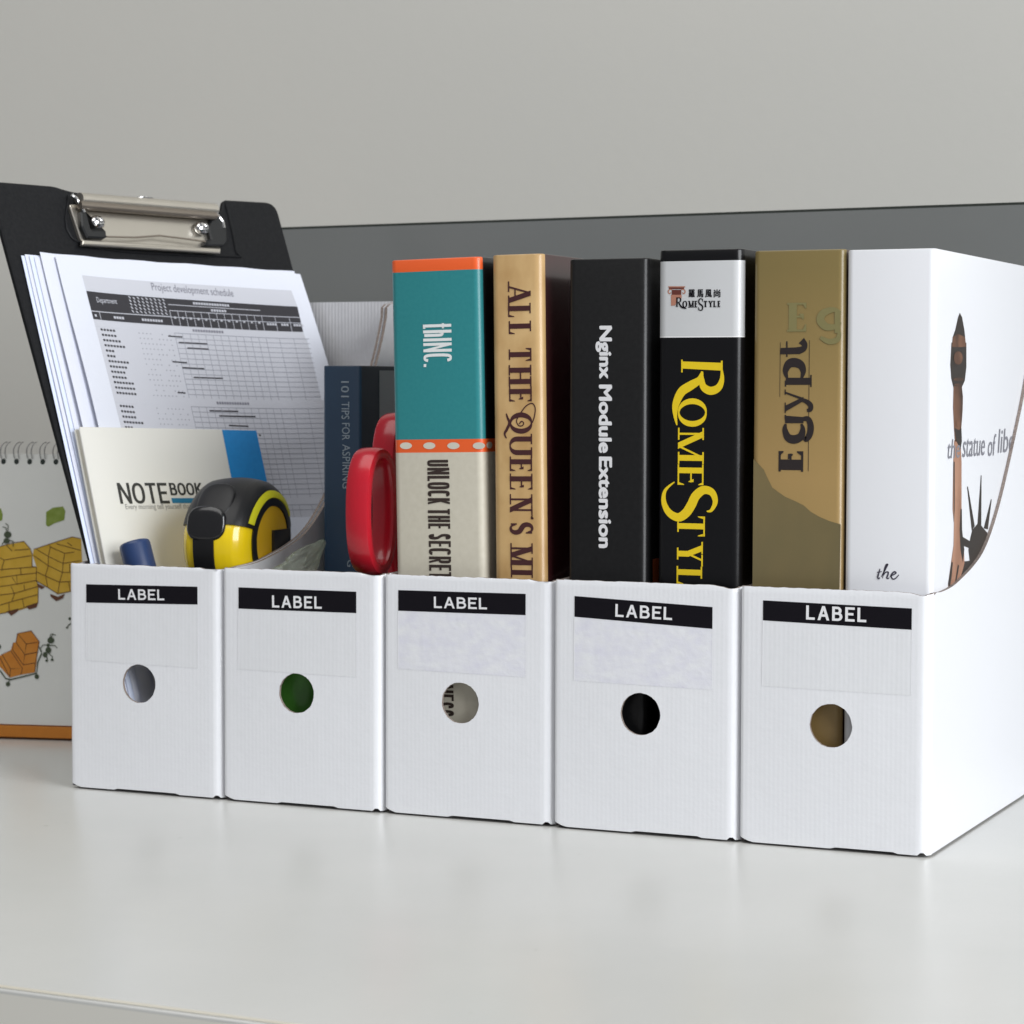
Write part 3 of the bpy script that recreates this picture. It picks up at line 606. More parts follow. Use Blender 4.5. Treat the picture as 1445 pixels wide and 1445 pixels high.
sidepoly([(390, 130), (400, 150), (410, 205), (414, 240), (380, 225), (358, 240), (370, 205), (382, 150)], mb)
sidepoly([(353, 262), (419, 262), (419, 370), (412, 430), (398, 462), (362, 462), (352, 420), (348, 360)], mb)
sidepoly([(422, 900), (426, 900), (456, 1075), (443, 1095)], mb); sidepoly([(483, 850), (486, 850), (485, 1070), (468, 1070)], mb); sidepoly([(528, 955), (531, 957), (514, 1090), (496, 1085)], mb)
sidepoly([(445, 1092), (474, 1058), (497, 1088), (512, 1105), (506, 1250), (440, 1290), (428, 1180), (436, 1130)], mb)
sidepoly([(398, 1120), (440, 1145), (436, 1175), (400, 1160)], mb); sidepoly([(402, 1232), (440, 1228), (430, 1330), (345, 1410), (338, 1330)], mb)
sidepoly([(392, 1000), (398, 1000), (399, 1090), (409, 1180), (402, 1235), (392, 1180), (388, 1090)], mb, .00016)
sidepoly([(361, 790), (366, 790), (366, 1000), (362, 1060)], mb, .00016); sidepoly([(365, 640), (385, 650), (396, 640), (398, 700), (392, 735), (374, 700)], mb, .00016)
sidepoly([(352, 1235), (358, 1235), (352, 1300), (343, 1360), (338, 1330)], mb, .00016); sidepoly([(380, 1245), (386, 1250), (372, 1330), (364, 1345)], mb, .00016)
obj("crown_marking", mb, TOR, cv)
mb = MB()
sidepoly([(358, 238), (380, 223), (413, 238), (417, 280), (400, 282), (380, 282), (362, 282), (355, 280)], mb, .00008)
sidepoly([(362, 455), (398, 455), (403, 500), (402, 560), (396, 640), (396, 700), (368, 700), (364, 640), (360, 550)], mb, .00008)
for (x, y, rx, ry) in ((381, 330, 20, 30), (383, 425, 22, 7), (381, 448, 17, 5), (383, 620, 12, 14)): sidepoly([(x + rx * cos(2 * pi * k / 14), y + ry * sin(2 * pi * k / 14)) for k in range(14)], mb, .0002)
obj("torch_marking", mb, COP, cv)
mb = MB()
sidepoly([(365, 695), (393, 695), (397, 790), (397, 1000), (398, 1090), (408, 1180), (410, 1240), (385, 1330), (340, 1390), (338, 1330), (352, 1230), (362, 1160), (364, 1060), (358, 1000), (361, 790)], mb, .00005)
obj("arm_marking", mb, COPL, cv)
mb = MB(); (a, b) = sd.uv(1336, 648); (a1, b1) = sd.uv(1425, 606)
hh = sd.uv(1337, 618)[1] - sd.uv(1337, 648)[1]
for wd, xa, xb, ya, yt, in (("the", 1336.5, 1354, 647.5, 620), ("statue", 1357.5, 1389, 645.5, 619), ("of", 1393.5, 1405, 644, 613), ("liberty", 1407.5, 1445, 642, 608)):
    a, b = sd.uv(xa, ya); a1, _ = sd.uv(xb, ya); _, b1 = sd.uv(xa, yt)
    if wd == 'liberty': text_font(mb, sd, "liber", a, b + .001, (a1 - a) * .78, b1 - b, shear=.15, base=.0003)
    else: text_font(mb, sd, wd, a, b, a1 - a, b1 - b, shear=.2, base=.0003)
obj("subtitle_lettering", mb, flat("print_grey", (.22, .22, .25)), cv)

# navy book
NAVY = mat("navy_cover", (.012, .034, .072), .45, noise=(25, (.016, .044, .088)), coat=.1)
NBLK = mat("navy_dark_cover", (.006, .010, .018), .5)
rt, cv, fr, sd, M = book("short navy blue book with thin pale lettering on its spine, behind the scissors", -.3908, -.3662, .100, .2411, [NAVY, NBLK], lambda p, z: 1 if p in 'RI' else 0, depth=.135, r=.002)
mb = MB()
for s, ya, yb in (("101", 538, 560.5), ("TIPS", 567, 591.5), ("FOR", 597, 621), ("ASPIRING", 627, 689)):
    pl = down_plane(fr, 481.5 + (ya - 538) * .02, ya); a0, b0 = fr.uv(482, ya); a1, b1 = fr.uv(482, yb); H = fr.uv(493, ya)[0] - a0
    text_font(mb, pl, s, 0, 0, b0 - b1, H)
pl = down_plane(fr, 490, 790); text_font(mb, pl, "G", 0, 0, .004, .0042)
obj("title_lettering", mb, flat("print_pale_blue", (.30, .36, .42)), cv)
mb = MB(); a0, b0 = sd.uv(538, 520); put(mb, sd, [(.1235, .03), (.232, .03), (.232, .2385), (.1235, .2385)]); obj("grey_marking", mb, flat("print_mid_grey", (.27, .27, .275), .5), cv)

# ------------------------------------------------------------ clipboard
Wb, Hb = .235, .365
ca, cb, cg = 1.3098, .3477, .0097
hh_ = V((cos(ca), sin(ca), 0)); nn_ = V((sin(ca), -cos(ca), 0)); zz_ = V((0, 0, 1))
up_ = cos(cb) * zz_ - sin(cb) * nn_
H2 = cos(cg) * hh_ + sin(cg) * up_; U2 = -sin(cg) * hh_ + cos(cg) * up_
BP = Plane((-.45056, .0066, .0048), H2, U2)
def rounded(pts, rr, n=5):
    out = []; N = len(pts)
    for i in range(N):
        p = V(pts[i]); a = (V(pts[i - 1]) - p); b = (V(pts[(i + 1) % N]) - p); r_ = min(rr[i] if isinstance(rr, list) else rr, a.length * .49, b.length * .49)
        if r_ < 1e-5: out.append((p.x, p.y)); continue
        A_ = p + a.normalized() * r_; B_ = p + b.normalized() * r_
        for k in range(n + 1):
            t = k / n; q = A_ * (1 - t) ** 2 + p * 2 * t * (1 - t) + B_ * t * t; out.append((q.x, q.y))
    return out
def slab(mb, pl, pts, c0, c1, bev=.0006, mi=0):
    """solid plate from an outline, with a small bevel on its front edge"""
    n = len(pts); cx = sum(p[0] for p in pts) / n; cy = sum(p[1] for p in pts) / n
    def inset(d):
        out = []
        for i in range(n):
            p = V(pts[i]); e1 = (p - V(pts[i - 1])); e2 = (V(pts[(i + 1) % n]) - p)
            if e1.length < 1e-7: e1 = e2
            if e2.length < 1e-7: e2 = e1
            t = (e1.normalized() + e2.normalized()); t = t.normalized() if t.length > 1e-6 else e1.normalized()
            out.append(p + V((-t.y, t.x)) * d)
        return out
    area_ = sum(pts[i - 1][0] * pts[i][1] - pts[i][0] * pts[i - 1][1] for i in range(n))
    if area_ < 0: pts = pts[::-1]
    rings = [([V(p) for p in pts], c0), ([V(p) for p in pts], c1 - bev), (inset(bev), c1)]
    vs = [pl.at(p.x, p.y, c) for R_, c in rings for p in R_]
    fs = [tuple(reversed(range(n)))] + [tuple(2 * n + k for k in range(n))]
    for j in range(2):
        for k in range(n): fs.append((j * n + k, j * n + (k + 1) % n, (j + 1) * n + (k + 1) % n, (j + 1) * n + k))
    return mb.add(vs, fs, mi)
clip = thing("clipboard", BP.at(Wb / 2, .03), "large black clipboard with a metal clip leaning in the far left file holder", "clipboard")
BBL = mat("black_vinyl", (.005, .0055, .007), .5, spec=.22, bump=[(900, .3, .0003)], noise=(500, (.010, .0105, .012)))
uvb = lambda px, py, c=0: BP.uv(px, py, c)
s1 = uvb(75, 262, .003); s2 = uvb(96, 270, .003); s3 = uvb(312, 292, .003); s4 = uvb(315, 285, .003)
eL0, eL1, eR0, eR1, eT = uvb(130, 795, .003), uvb(-8, 290, .003), uvb(415, 383, .003), uvb(391, 300, .003), uvb(389, 286, .003)
sl_L = (eL1[0] - eL0[0]) / (eL1[1] - eL0[1]); Hb = eT[1]
out = [(max(-.0045, eL0[0]), .028), (Wb - .004, .028), (eR0[0], eR0[1]), (eT[0], Hb), (s4[0] + .001, Hb - .0005), (s4[0] - .004, s3[1] - .004), (s2[0] + .004, s2[1]), (s2[0] - .003, s2[1] + .0012), (s1[0] + .001, Hb + .0006), (eL1[0] + .0002, Hb + .001), eL0]
out = rounded(out, [.002, .002, .001, .009, .003, .003, .001, .003, .003, .009, .001])
mb = MB(); slab(mb, BP, out, 0, .0032, .0009); board = obj("board", mb, BBL, clip, smooth=35)
mb = MB(); q = [uvb(96, 276, .0034), uvb(116, 345, .0034), uvb(322, 362, .0034), uvb(332, 352, .0034), uvb(318, 286, .0034)]   # stitched welt round the clip bay
pts = [BP.at(*p, .0036) for p in [(v.x, v.y) for v in bez([(*p,) for p in q], 6)]]
mb.tube(pts, .0007, 6); obj("welt", mb, BBL, board, smooth=True)
CHR = mat("clip_steel", (.60, .565, .50), .30, metal=.9, bump=[(160, .15, .0005)], noise=(20, (.68, .64, .57)))
CHR2 = mat("polished_chrome", (.80, .80, .80), .12, metal=1)
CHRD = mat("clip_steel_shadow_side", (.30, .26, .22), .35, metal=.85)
PLB = mat("black_plastic", (.012, .013, .014), .38)
ck = thing_clip = None
mb = MB(); slab(mb, BP, rounded([uvb(98, 288, .006), uvb(115, 340, .006), uvb(312, 353, .006), uvb(302, 296, .006)], .002), .0034, .0060, .0005)
clipp = obj("clip", mb, CHR, clip, smooth=35)
def up_lift(px, py, c): a, b = uvb(px, py, c); return BP.at(a, b, c)
mb = MB(); A_, B_ = up_lift(112, 281, .009), up_lift(303, 296, .009); dirv = (B_ - A_).normalized()
ringpts = []; n = 14
for P in (A_, B_):
    for k in range(n): a = 2 * pi * k / n; ringpts.append(P + BP.ey * cos(a) * .0040 + BP.n * sin(a) * .0040)
mb.add(ringpts, [(k, (k + 1) % n, n + (k + 1) % n, n + k) for k in range(n)] + [tuple(range(n)), tuple(range(2 * n - 1, n - 1, -1))])
obj("spring_roll", mb, CHR, clipp, smooth=60)
mb = MB(); mb.tube([up_lift(112, 289.5, .0105), up_lift(303, 305, .0105)], .0026, 10); obj("spring_rod", mb, CHRD, clipp, smooth=True)
mb = MB(); slab(mb, BP, rounded([uvb(118, 338, .009), uvb(117, 345, .009), uvb(312, 357, .009), uvb(312, 350, .009)], .0008), .0062, .0088, .0006); obj("jaw_lip", mb, CHR, clipp, smooth=35)
mb = MB(); mb.tube([up_lift(x, y, .0095) for x, y in ((150, 334), (190, 335), (225, 332.5), (255, 336), (290, 341))], .0006, 6); obj("wire", mb, CHRD, clipp, smooth=True)
for side_, quad in (("l", [(116, 296), (124, 296), (127, 308), (131, 323), (152, 324), (153, 333), (150, 335), (125, 334), (118, 318)]), ("r", [(303, 303), (313, 305), (322, 320), (323, 340), (318, 346), (290, 345), (291, 338), (300, 336), (296, 318)])):
    mb = MB(); slab(mb, BP, rounded([uvb(*q_, .011) for q_ in quad], .0008, 3), .0061, .0098, .0009); obj("end_tip", mb, PLB, clipp, smooth=35)
for (x, y) in ((137, 314), (284.5, 322)):
    mb = MB(); P = up_lift(x, y, .0085); mb.ell(P, (BP.ex * .0055, BP.ey * .0044, BP.n * .0034)); mb.ell(P + BP.n * .004, (BP.ex * .0018, BP.ey * .0018, BP.n * .0012)); obj("rivet", mb, CHR2, clipp, smooth=True)
for pts in ([(101, 275), (108, 280), (114, 290), (119, 300)], [(302, 300), (308, 305), (314, 312), (316, 322)]):
    mb = MB(); mb.tube([up_lift(x, y, .010) for x, y in pts], .0011, 8); obj("wire", mb, CHR2, clipp, smooth=True)
mb = MB(); P = up_lift(204, 280.5, .009); mb.ell(P, (BP.ex * .0075, BP.ey * .0016, BP.n * .0035)); obj("hanging_stud", mb, CHR2, clipp, smooth=True)

# sheets held by the clipboard
PAP = mat("white_paper", (.70, .725, .82), .75, bump=[(25, .25, .002)], noise=(30, (.72, .74, .83)))
def sheet(label, tl, w, h, roll, off, curl, curve_l, mt=None, ns=18, nt=26, name="paper_sheet", cut=0):
    c, s_ = cos(roll), sin(roll)
    def f(a, b, c0=0):               # a across, b downwards from the sheet's top edge
        s = a / w; t = b / h
        o_ = off + curve_l * max(0, 1 - s / .22) ** 2 * (0.25 + .75 * sin(pi * min(1, t * 1.3)) ** 2) + curl * max(0, (s - .45) / .55) ** 2.2 * sin(pi * min(1, .12 + t * .95)) ** 1.0 + .0005 * sin(9 * s + 2) * (1 - t)
        A = tl[0] + a * c + b * s_ * 1; B = tl[1] + a * s_ - b * c
        P = BP.at(A, B, o_ + c0)
        if P.z < .134: P.y = max(P.y, .0030 + o_ * .25 + c0)
        return P
    mb = MB(); vs = [f(w * i / ns, h * j / nt + (cut * (.5 + .5 * sin(i * 1.7)) if j == 0 else 0)) for j in range(nt + 1) for i in range(ns + 1)]
    k = ns + 1; mb.add(vs, [(j * k + i, (j + 1) * k + i, (j + 1) * k + i + 1, j * k + i + 1) for j in range(nt) for i in range(ns)])
    vs2 = [v - BP.n * .00012 for v in vs]; mb.add(vs2, [(j * k + i, j * k + i + 1, (j + 1) * k + i + 1, (j + 1) * k + i) for j in range(nt) for i in range(ns)])
    o = obj(name, mb, mt or PAP, smooth=True); o["label"] = label; o["category"] = "paper"; ROOTM[o] = Matrix(); return o, f
PAPB = mat("pale_blue_paper", (.70, .76, .92), .7)
_t0 = BP.uv(76, 362, .0075); _t1 = BP.uv(420, 388, .0075); RL = math.atan2(_t1[1] - _t0[1], _t1[0] - _t0[0])
bl_ = [((29, 361), .0036, .0006, PAPB, "pale blue undermost sheet showing as a sliver at the clipboard's left border", .02),
       ((34, 359.5), .0042, .0010, PAP, "lower white sheet on the clipboard, just right of the pale blue sliver", .012),
       ((40, 361), .0048, .0014, PAPB, "middle bluish sheet fanned at the left of the clipboard's paper stack", .006),
       ((47, 363), .0054, .0012, PAP, "upper plain white sheet fanned just under the folded white sheet", .0)]
for (pxy, off, cl, mt_, lb, rl) in bl_:
    tl = BP.uv(*pxy, off); sheet(lb, tl, .205, tl[1] - .034, RL - rl * .15, off, .002, cl, mt_)
tl = BP.uv(54, 356, .0062); sheet("plain white sheet directly under the printed schedule, its left border curling", tl, .2105, tl[1] - .034, RL, .0062, .0055, .0035, PAP, cut=.0006)
TLP = BP.uv(76, 362, .0075); TRP = BP.uv(420, 388, .0075)
WS = .2000; roll = math.atan2(TRP[1] - TLP[1], TRP[0] - TLP[0]); WS = sqrt((TRP[0] - TLP[0]) ** 2 + (TRP[1] - TLP[1]) ** 2)
sch, FM = sheet("printed project schedule with a black header table, top sheet on the clipboard", TLP, WS, .262, roll * .98, .0072, .0085, .0045, mat("printed_paper", (.70, .725, .80), .7, bump=[(25, .25, .002)]), cut=.0008, name="schedule_sheet", nt=34, ns=26)
# print on the schedule: coordinates found on the sheet, then laid on its curved surface
def su(px, py):
    # invert FM numerically from the flat guess
    a, b = BP.uv(px, py, .0075); da, db = a - TLP[0], b - TLP[1]; r_ = roll * .98; c, s_ = cos(r_), sin(r_)
    u = da * c + db * s_; v = -(-da * s_ + db * c)
    for _ in range(12):
        P = FM(u, v); d_ = P - CAM; z = d_.dot(FW); X = 722.5 + FPX * d_.dot(RT) / z; Y = 722.5 - FPX * d_.dot(UP) / z
        u += (px - X) / 1150; v += (py - Y) / 2300
    return u, v
def crop(x, y): return su(80 + x / 3.6125, 380 + y / 3.6125)
def pr_quad(mb, c4, nx=10, ny=1, base=.00012):
    LIFT[0] = (LIFT[0] + 1) % 24; c = base + LIFT[0] * 3e-6
    a, b, d_, e_ = [V(q) for q in c4]; vs = []
    for j in range(ny + 1):
        for i in range(nx + 1):
            s, t = i / nx, j / ny; q = (a * (1 - s) + b * s) * (1 - t) + (e_ * (1 - s) + d_ * s) * t; vs.append(FM(q.x, q.y, c))
    k = nx + 1; mb.add(vs, [(j * k + i, (j + 1) * k + i, (j + 1) * k + i + 1, j * k + i + 1) for j in range(ny) for i in range(nx)])
# table frame: left and right borders of the table measured at header top and far down
cTL, cTR, cBL, cBR = crop(150, 110), crop(1226, 190), crop(187, 254), crop(1256, 320)
hv = (V(cBL) - V(cTL)).length; wv = (V(cTR) - V(cTL)).length
def tb(f, g):                        # f 0..1 across the table, g in header heights downwards
    a = V(cTL) * (1 - f) + V(cTR) * f; b = V(cBL) * (1 - f) + V(cBR) * f; return tuple(a + (b - a) * g)
GREYB = mat("print_light_grey", (.55, .56, .61), .7); GREYL = mat("print_line_grey", (.30, .31, .36), .7); INKP = mat("print_black_toner", (.025, .024, .03), .5)
mb = MB(); pr_quad(mb, [crop(128, 30), crop(1196, 108), tb(1.0, -.02), tb(0, -.02)], 16, 2, .00006); pr_quad(mb, [tb(0, 1), tb(1.0, 1), tb(1.005, 1.26), tb(.0, 1.26)], 16, 1, .00006)
for g0, g1 in ((3.62, 3.92), (7.2, 7.45)): pr_quad(mb, [tb(.0, g0), tb(1.04, g0), tb(1.04, g1), tb(.0, g1)], 18, 1, .00006)
pr_quad(mb, [tb(.0, 1.26), tb(1.01, 1.26), tb(1.04, 7.9), tb(.0, 7.9)], 20, 24, .00002); obj("grey_band_marking", mb, GREYB, sch)
sch.children[-1].data.materials[0] = GREYB
mb = MB()
pr_quad(mb, [tb(0, 0), tb(1, 0), tb(1, .64), tb(0, .70)], 20, 1); pr_quad(mb, [tb(0, .72), tb(1, .66), tb(1, 1), tb(0, 1)], 20, 1)
bars = [(568, 640, 337, 342), (622, 768, 370, 377), (665, 775, 398, 404), (590, 664, 468, 473), (640, 752, 498, 504), (697, 847, 548, 553), (616, 656, 625, 628), (778, 925, 718, 721), (828, 1013, 744, 748), (877, 977, 793, 797), (1030, 1040, 841, 844)]
for xa, xb, ya, yb in bars:
    pr_quad(mb, [crop(xa, ya), crop(xb, yb), crop(xb, yb + 7), crop(xa, ya + 7)], 3, 1)
rnd = random.Random(3)
rows = [1.34 + .185 * k for k in range(13)] + [4.02 + .185 * k for k in range(17)] + [7.55 + .185 * k for k in range(2)]
for k, g_ in enumerate(rows):        # row captions at the left of each line
    x = .022; 
    for w_ in range(rnd.choice((3, 5, 6, 7))):
        pr_quad(mb, [tb(x, g_ - .03), tb(x + .010, g_ - .03), tb(x + .010, g_ + .045), tb(x, g_ + .045)], 1, 1); x += .0145
obj("toner_marking", mb, INKP, sch)
mb = MB()
vcols = [.185, .37] + [.37 + .44 * k / 12 for k in range(1, 13)] + [.875, .945]
for g_ in [1.26 + .185 * k for k in range(13)] + [3.92 + .185 * k for k in range(18)] + [7.45, 7.635]: pr_quad(mb, [tb(.37, g_), tb(1.02, g_), tb(1.02, g_ + .018), tb(.37, g_ + .018)], 12, 1)
for f_ in vcols[1:]:
    for ga, gb in ((1.26, 3.62), (3.92, 7.2), (7.45, 7.9)): pr_quad(mb, [tb(f_, ga), tb(f_ + .0018, ga), tb(f_ + .0018, gb), tb(f_, gb)], 1, 8)
for g_ in rows:                      # dotted fill of the second column
    for k in range(9): 
        if rnd.random() < .75: pr_quad(mb, [tb(.2 + .018 * k, g_), tb(.205 + .018 * k, g_), tb(.205 + .018 * k, g_ + .035), tb(.2 + .018 * k, g_ + .035)], 1, 1)
obj("grid_marking", mb, GREYL, sch)
mb = MB()
WP = mat("print_reversed_white", (.50, .51, .56), .6)
pr_quad(mb, [tb(0, .70), tb(.37, .66), tb(.37, .69), tb(0, .73)], 6, 1, .0002); pr_quad(mb, [tb(.37, .22), tb(.81, .22), tb(.81, .245), tb(.37, .245)], 6, 1, .0002); pr_quad(mb, [tb(.37, .44), tb(1, .42), tb(1, .445), tb(.37, .465)], 6, 1, .0002)
for f_ in [.035, .37] + [.37 + .44 * k / 12 for k in range(1, 13)] + [.875, .945]: pr_quad(mb, [tb(f_, .46 if f_ > .3 else .71), tb(f_ + .0025, .46 if f_ > .3 else .71), tb(f_ + .0025, 1), tb(f_, 1)], 1, 2, .0002)
for k in range(9):
    for j in range(5):
        f_, g_ = .19 + .0195 * k, .04 + .125 * j + (.02 if k % 2 else 0); pr_quad(mb, [tb(f_, g_), tb(f_ + .006, g_), tb(f_ + .013, g_ + .08), tb(f_ + .007, g_ + .08)], 1, 1, .0002)
for f_, g_, n_ in [(.10, .82, 4), (.23, .82, 8), (.49, .08, 14), (.57, .30, 6), (.83, .70, 4), (.90, .70, 3), (.96, .70, 4), (.01, .82, 1)] + [(.385 + .44 * k / 12, .66, 1) for k in range(12)]:
    for k in range(n_): pr_quad(mb, [tb(f_ + .0125 * k, g_), tb(f_ + .0095 + .0125 * k, g_), tb(f_ + .0095 + .0125 * k, g_ + .085), tb(f_ + .0125 * k, g_ + .085)], 1, 1, .0002)
du = crop(208, 178); du2 = crop(310, 182); fm_ = lambda a, b, c: FM(a, -b, c)
text_font(mb, None, "Department", du[0], -du[1], du2[0] - du[0], .0045, fmap=fm_, base=.00022)
obj("reversed_marking", mb, WP, sch)
mb = MB(); t0 = crop(488, 112); t1 = crop(905, 148)
sl_ = (t1[1] - t0[1]) / (t1[0] - t0[0]); text_font(mb, None, "Project development schedule", t0[0], -t0[1] - .001, t1[0] - t0[0], .0066, fmap=lambda a, b, c: FM(a, -b + (a - t0[0]) * sl_ * .8, c), base=.0002)
for f_, g_, n_ in ((.46, 1.09, 12), (.50, 3.72, 13)):
    for k in range(n_): pr_quad(mb, [tb(f_ + .0125 * k, g_), tb(f_ + .009 + .0125 * k, g_), tb(f_ + .009 + .0125 * k, g_ + .09), tb(f_ + .0125 * k, g_ + .09)], 1, 1, .0002)
obj("heading_lettering", mb, mat("print_heading_grey", (.20, .20, .24), .6), sch)

# ------------------------------------------------------------ notebook in front of the clipboard
def on_y(px, py, y): d = ray(px, py); return CAM + d * ((y - CY) / d.y)
def on_off(px, py, off): a, b = BP.uv(px, py, off); return BP.at(a, b, off)
n_tl = on_y(112, 602, .020); n_bl = on_y(165, 797, .0165); n_tr = on_off(362, 607, .0215)
nex = (n_tr - n_tl).normalized(); NW = (n_tr - n_tl).length
NP = Plane(n_tl, nex, n_tl - n_bl); NP.o = NP.o - NP.n * .0055
nbk = thing("notebook", NP.at(NW / 2, -.118), "cream notebook with a blue stripe leaning on the clipboard's papers", "notebook")
CRM = mat("cream_cover", (.69, .68, .63), .5, noise=(6, (.66, .65, .595)), bump=[(400, .1, .0003)])
mb = MB(); slab(mb, NP, rounded([(0, 0), (0, -.118), (NW, -.118), (NW, 0)], .0015), 0.0044, .0055, .0004); ncov = obj("cover", mb, CRM, nbk, smooth=35)
mb = MB(); slab(mb, NP, [(.001, -.001), (.001, -.117), (NW - .001, -.117), (NW - .001, -.001)], .0010, .0043, .0001); obj("page_block", mb, PAPER, nbk)
mb = MB(); slab(mb, NP, rounded([(0, 0), (0, -.118), (NW, -.118), (NW, 0)], .0015), 0, .0009, .0002); obj("back_cover", mb, CRM, nbk)
nu = lambda px, py: NP.uv(px, py, .0055)
sA = nu(313, 606); sB = nu(335, 677); sC = nu(385, 685)
NPT = Plane(NP.at(0, 0, .0055), NP.ex, NP.ey)
mb = MB(); put(mb, NPT, [(sA[0], -.0003), (sA[0] - .002, -.117), (NW - .0004, -.117), (NW - .0004, -.0003)]); obj("blue_stripe", mb, mat("print_blue", (.008, .22, .56), .5, noise=(300, (.01, .245, .60))), ncov)
mb = MB()
n0 = nu(170, 711); n1 = nu(240, 711); top = nu(168, 681.5); hN = top[1] - n0[1]
text_stroke(mb, Plane(NPT.at(*n0), NPT.ex, NPT.ey), "NOTE", 0, 0, hN, (n1[0] - n0[0]), .0020, .0017, False, 2.4, gap=.10)
n2 = nu(241, 699); n3 = nu(287, 699); top2 = nu(238, 681.5); text_stroke(mb, Plane(NPT.at(*n2), NPT.ex, NPT.ey), "BOOK", 0, 0, top2[1] - n2[1], (n3[0] - n2[0]), .0015, .0012, False, 2.4, gap=.08)
obj("title_lettering", mb, flat("print_title_black", (.035, .035, .03)), ncov)
mb = MB(); q0, q1, q2, q3 = nu(241.5, 703), nu(300, 703), nu(302, 710), nu(243.5, 710); put(mb, NPT, [q3, q2, q1, q0]); obj("underline", mb, flat("print_teal_blue", (.02, .18, .33)), ncov)
mb = MB(); e0 = nu(178, 721); e1 = nu(288, 722); text_font(mb, NPT, "Every morning tell yourself that you can", e0[0], e0[1], (e1[0] - e0[0]) * 1.06, .0042); obj("tagline_lettering", mb, flat("print_tagline_grey", (.24, .23, .21)), ncov)

# blue marker leaning on the notebook
mk = thing("marker_pen", (-.46, .016, .02), "dark blue capped pen leaning on the cream notebook behind the box's left edge", "pen")
top_ = on_y(189, 765, .0165); low_ = on_y(198, 800, .0155); AX = (top_ - low_).normalized()
mb = MB(); rr = .0089
mb.tube([top_ - AX * .045, top_ - AX * .043, top_ - AX * .0022, top_ - AX * .0008, top_ - AX * .0001], [rr * .97, rr, rr, rr * .96, rr * .86], 28)
obj("cap", mb, mat("navy_plastic", (.012, .032, .105), .38, coat=.15, noise=(40, (.014, .038, .12))), mk, smooth=50)
mb = MB(); mb.tube([top_ - AX * .072, top_ - AX * .045], [rr * .9, rr * .9], 24); obj("barrel", mb, mat("pen_barrel_white", (.6, .6, .62), .4), mk, smooth=50)

# ------------------------------------------------------------ tape measure
TC = V((-.4242, .0600, .1420)); yawt = radians(5)
tm = thing("tape_measure", (TC.x, TC.y, TC.z - .034), "yellow and black tape measure standing on edge between the notebook and the box side", "tape measure", rot=(0, 0, 0))
RX = Matrix.Rotation(yawt, 3, 'Z')
HWX, AY, AZ = .0205, .0380, .0335
GEN = [(-1, 0), (-1, .5), (-1, .66), (-.985, .74), (-.95, .82), (-.87, .885), (-.74, .94), (-.5, .975), (-.2, .995), (0, 1.0), (.2, .995), (.45, .975), (.62, .945), (.76, .885), (.88, .80), (.95, .71), (.99, .62), (1, .54), (1, .40), (1, .2), (1, 0)]
def gpos(g):
    i = min(int(g), len(GEN) - 2); f_ = g - i; return GEN[i][0] * (1 - f_) + GEN[i + 1][0] * f_, GEN[i][1] * (1 - f_) + GEN[i + 1][1] * f_
def tsurf(th, g, off=0):             # th in degrees: 0 back, 90 top, 180 front
    c, s_ = cos(radians(th)), sin(radians(th)); p_ = (1.72 if c < 0 else 2.25) if s_ > 0 else 2.6
    k = (abs(c) ** p_ + abs(s_) ** p_) ** (-1 / p_); x, s = gpos(g)
    e_ = 1 + off * (1 if 1.5 < g < len(GEN) - 2.5 else 0) / AZ
    return TC + RX @ V((x * HWX + (off if x > .6 else (-off if x < -.6 else 0)) * min(1, abs(x)), k * c * AY * s * e_, k * s_ * AZ * s * e_))
def tpatch(mb, t0, t1, g0, g1, off, nt_=40, ng=24):
    vs = [tsurf(t0 + (t1 - t0) * i / nt_, g0 + (g1 - g0) * j / ng, off) for j in range(ng + 1) for i in range(nt_ + 1)]
    # rim skirt so that the cover has thickness
    k = nt_ + 1; fs = [(j * k + i, j * k + i + 1, (j + 1) * k + i + 1, (j + 1) * k + i) for j in range(ng) for i in range(nt_)]
    mb.add(vs, fs)
    edge = [(t0 + (t1 - t0) * i / nt_, g0) for i in range(nt_ + 1)] + [(t1, g0 + (g1 - g0) * j / ng) for j in range(ng + 1)] + [(t1 - (t1 - t0) * i / nt_, g1) for i in range(nt_ + 1)] + [(t0, g1 - (g1 - g0) * j / ng) for j in range(ng + 1)]
    ev = []
    for t_, g_ in edge: ev += [tsurf(t_, g_, off), tsurf(t_, g_, max(0, off - .0011))]
    mb.add(ev, [(2 * i, 2 * i + 1, 2 * i + 3, 2 * i + 2) for i in range(len(edge) - 1)])
YP = mat("yellow_plastic", (.86, .62, .008), .22, coat=.5); YD = mat("yellow_disc_plastic", (.72, .43, .010), .35, coat=.2); YS = mat("yellow_green_stripe", (.58, .56, .015), .45)
RB = mat("black_rubber", (.008, .008, .009), .40, spec=.4, bump=[(900, .15, .0002)]); GB = mat("black_gloss_button", (.010, .010, .011), .2, coat=.4)
mb = MB(); tpatch(mb, 0, 360, 0, len(GEN) - 1, 0, 72, 60); body = obj("case", mb, YP, tm, smooth=60)
mb = MB(); tpatch(mb, 12, 163, 3.6, 16.6, .0010, 50, 36); grip = obj("rubber_grip", mb, RB, tm, smooth=60)
mb = MB(); tpatch(mb, 0, 360, 15.6, 17.0, .0012, 72, 5); obj("rubber_ring", mb, RB, tm, smooth=60)
mb = MB(); tpatch(mb, 28, 158, 14.2, 15.5, .0015, 50, 5); obj("stripe", mb, YS, grip, smooth=60)
mb = MB(); tpatch(mb, 0, 360, 17.0, 20, .0004, 60, 6); obj("side_disc", mb, YD, tm, smooth=60)
mb = MB(); tpatch(mb, 160, 262, 7.0, 9.7, .0009, 24, 6); obj("front_strip", mb, RB, tm, smooth=60)
c_ = tsurf(163, 8.3, .0002); mb = MB()
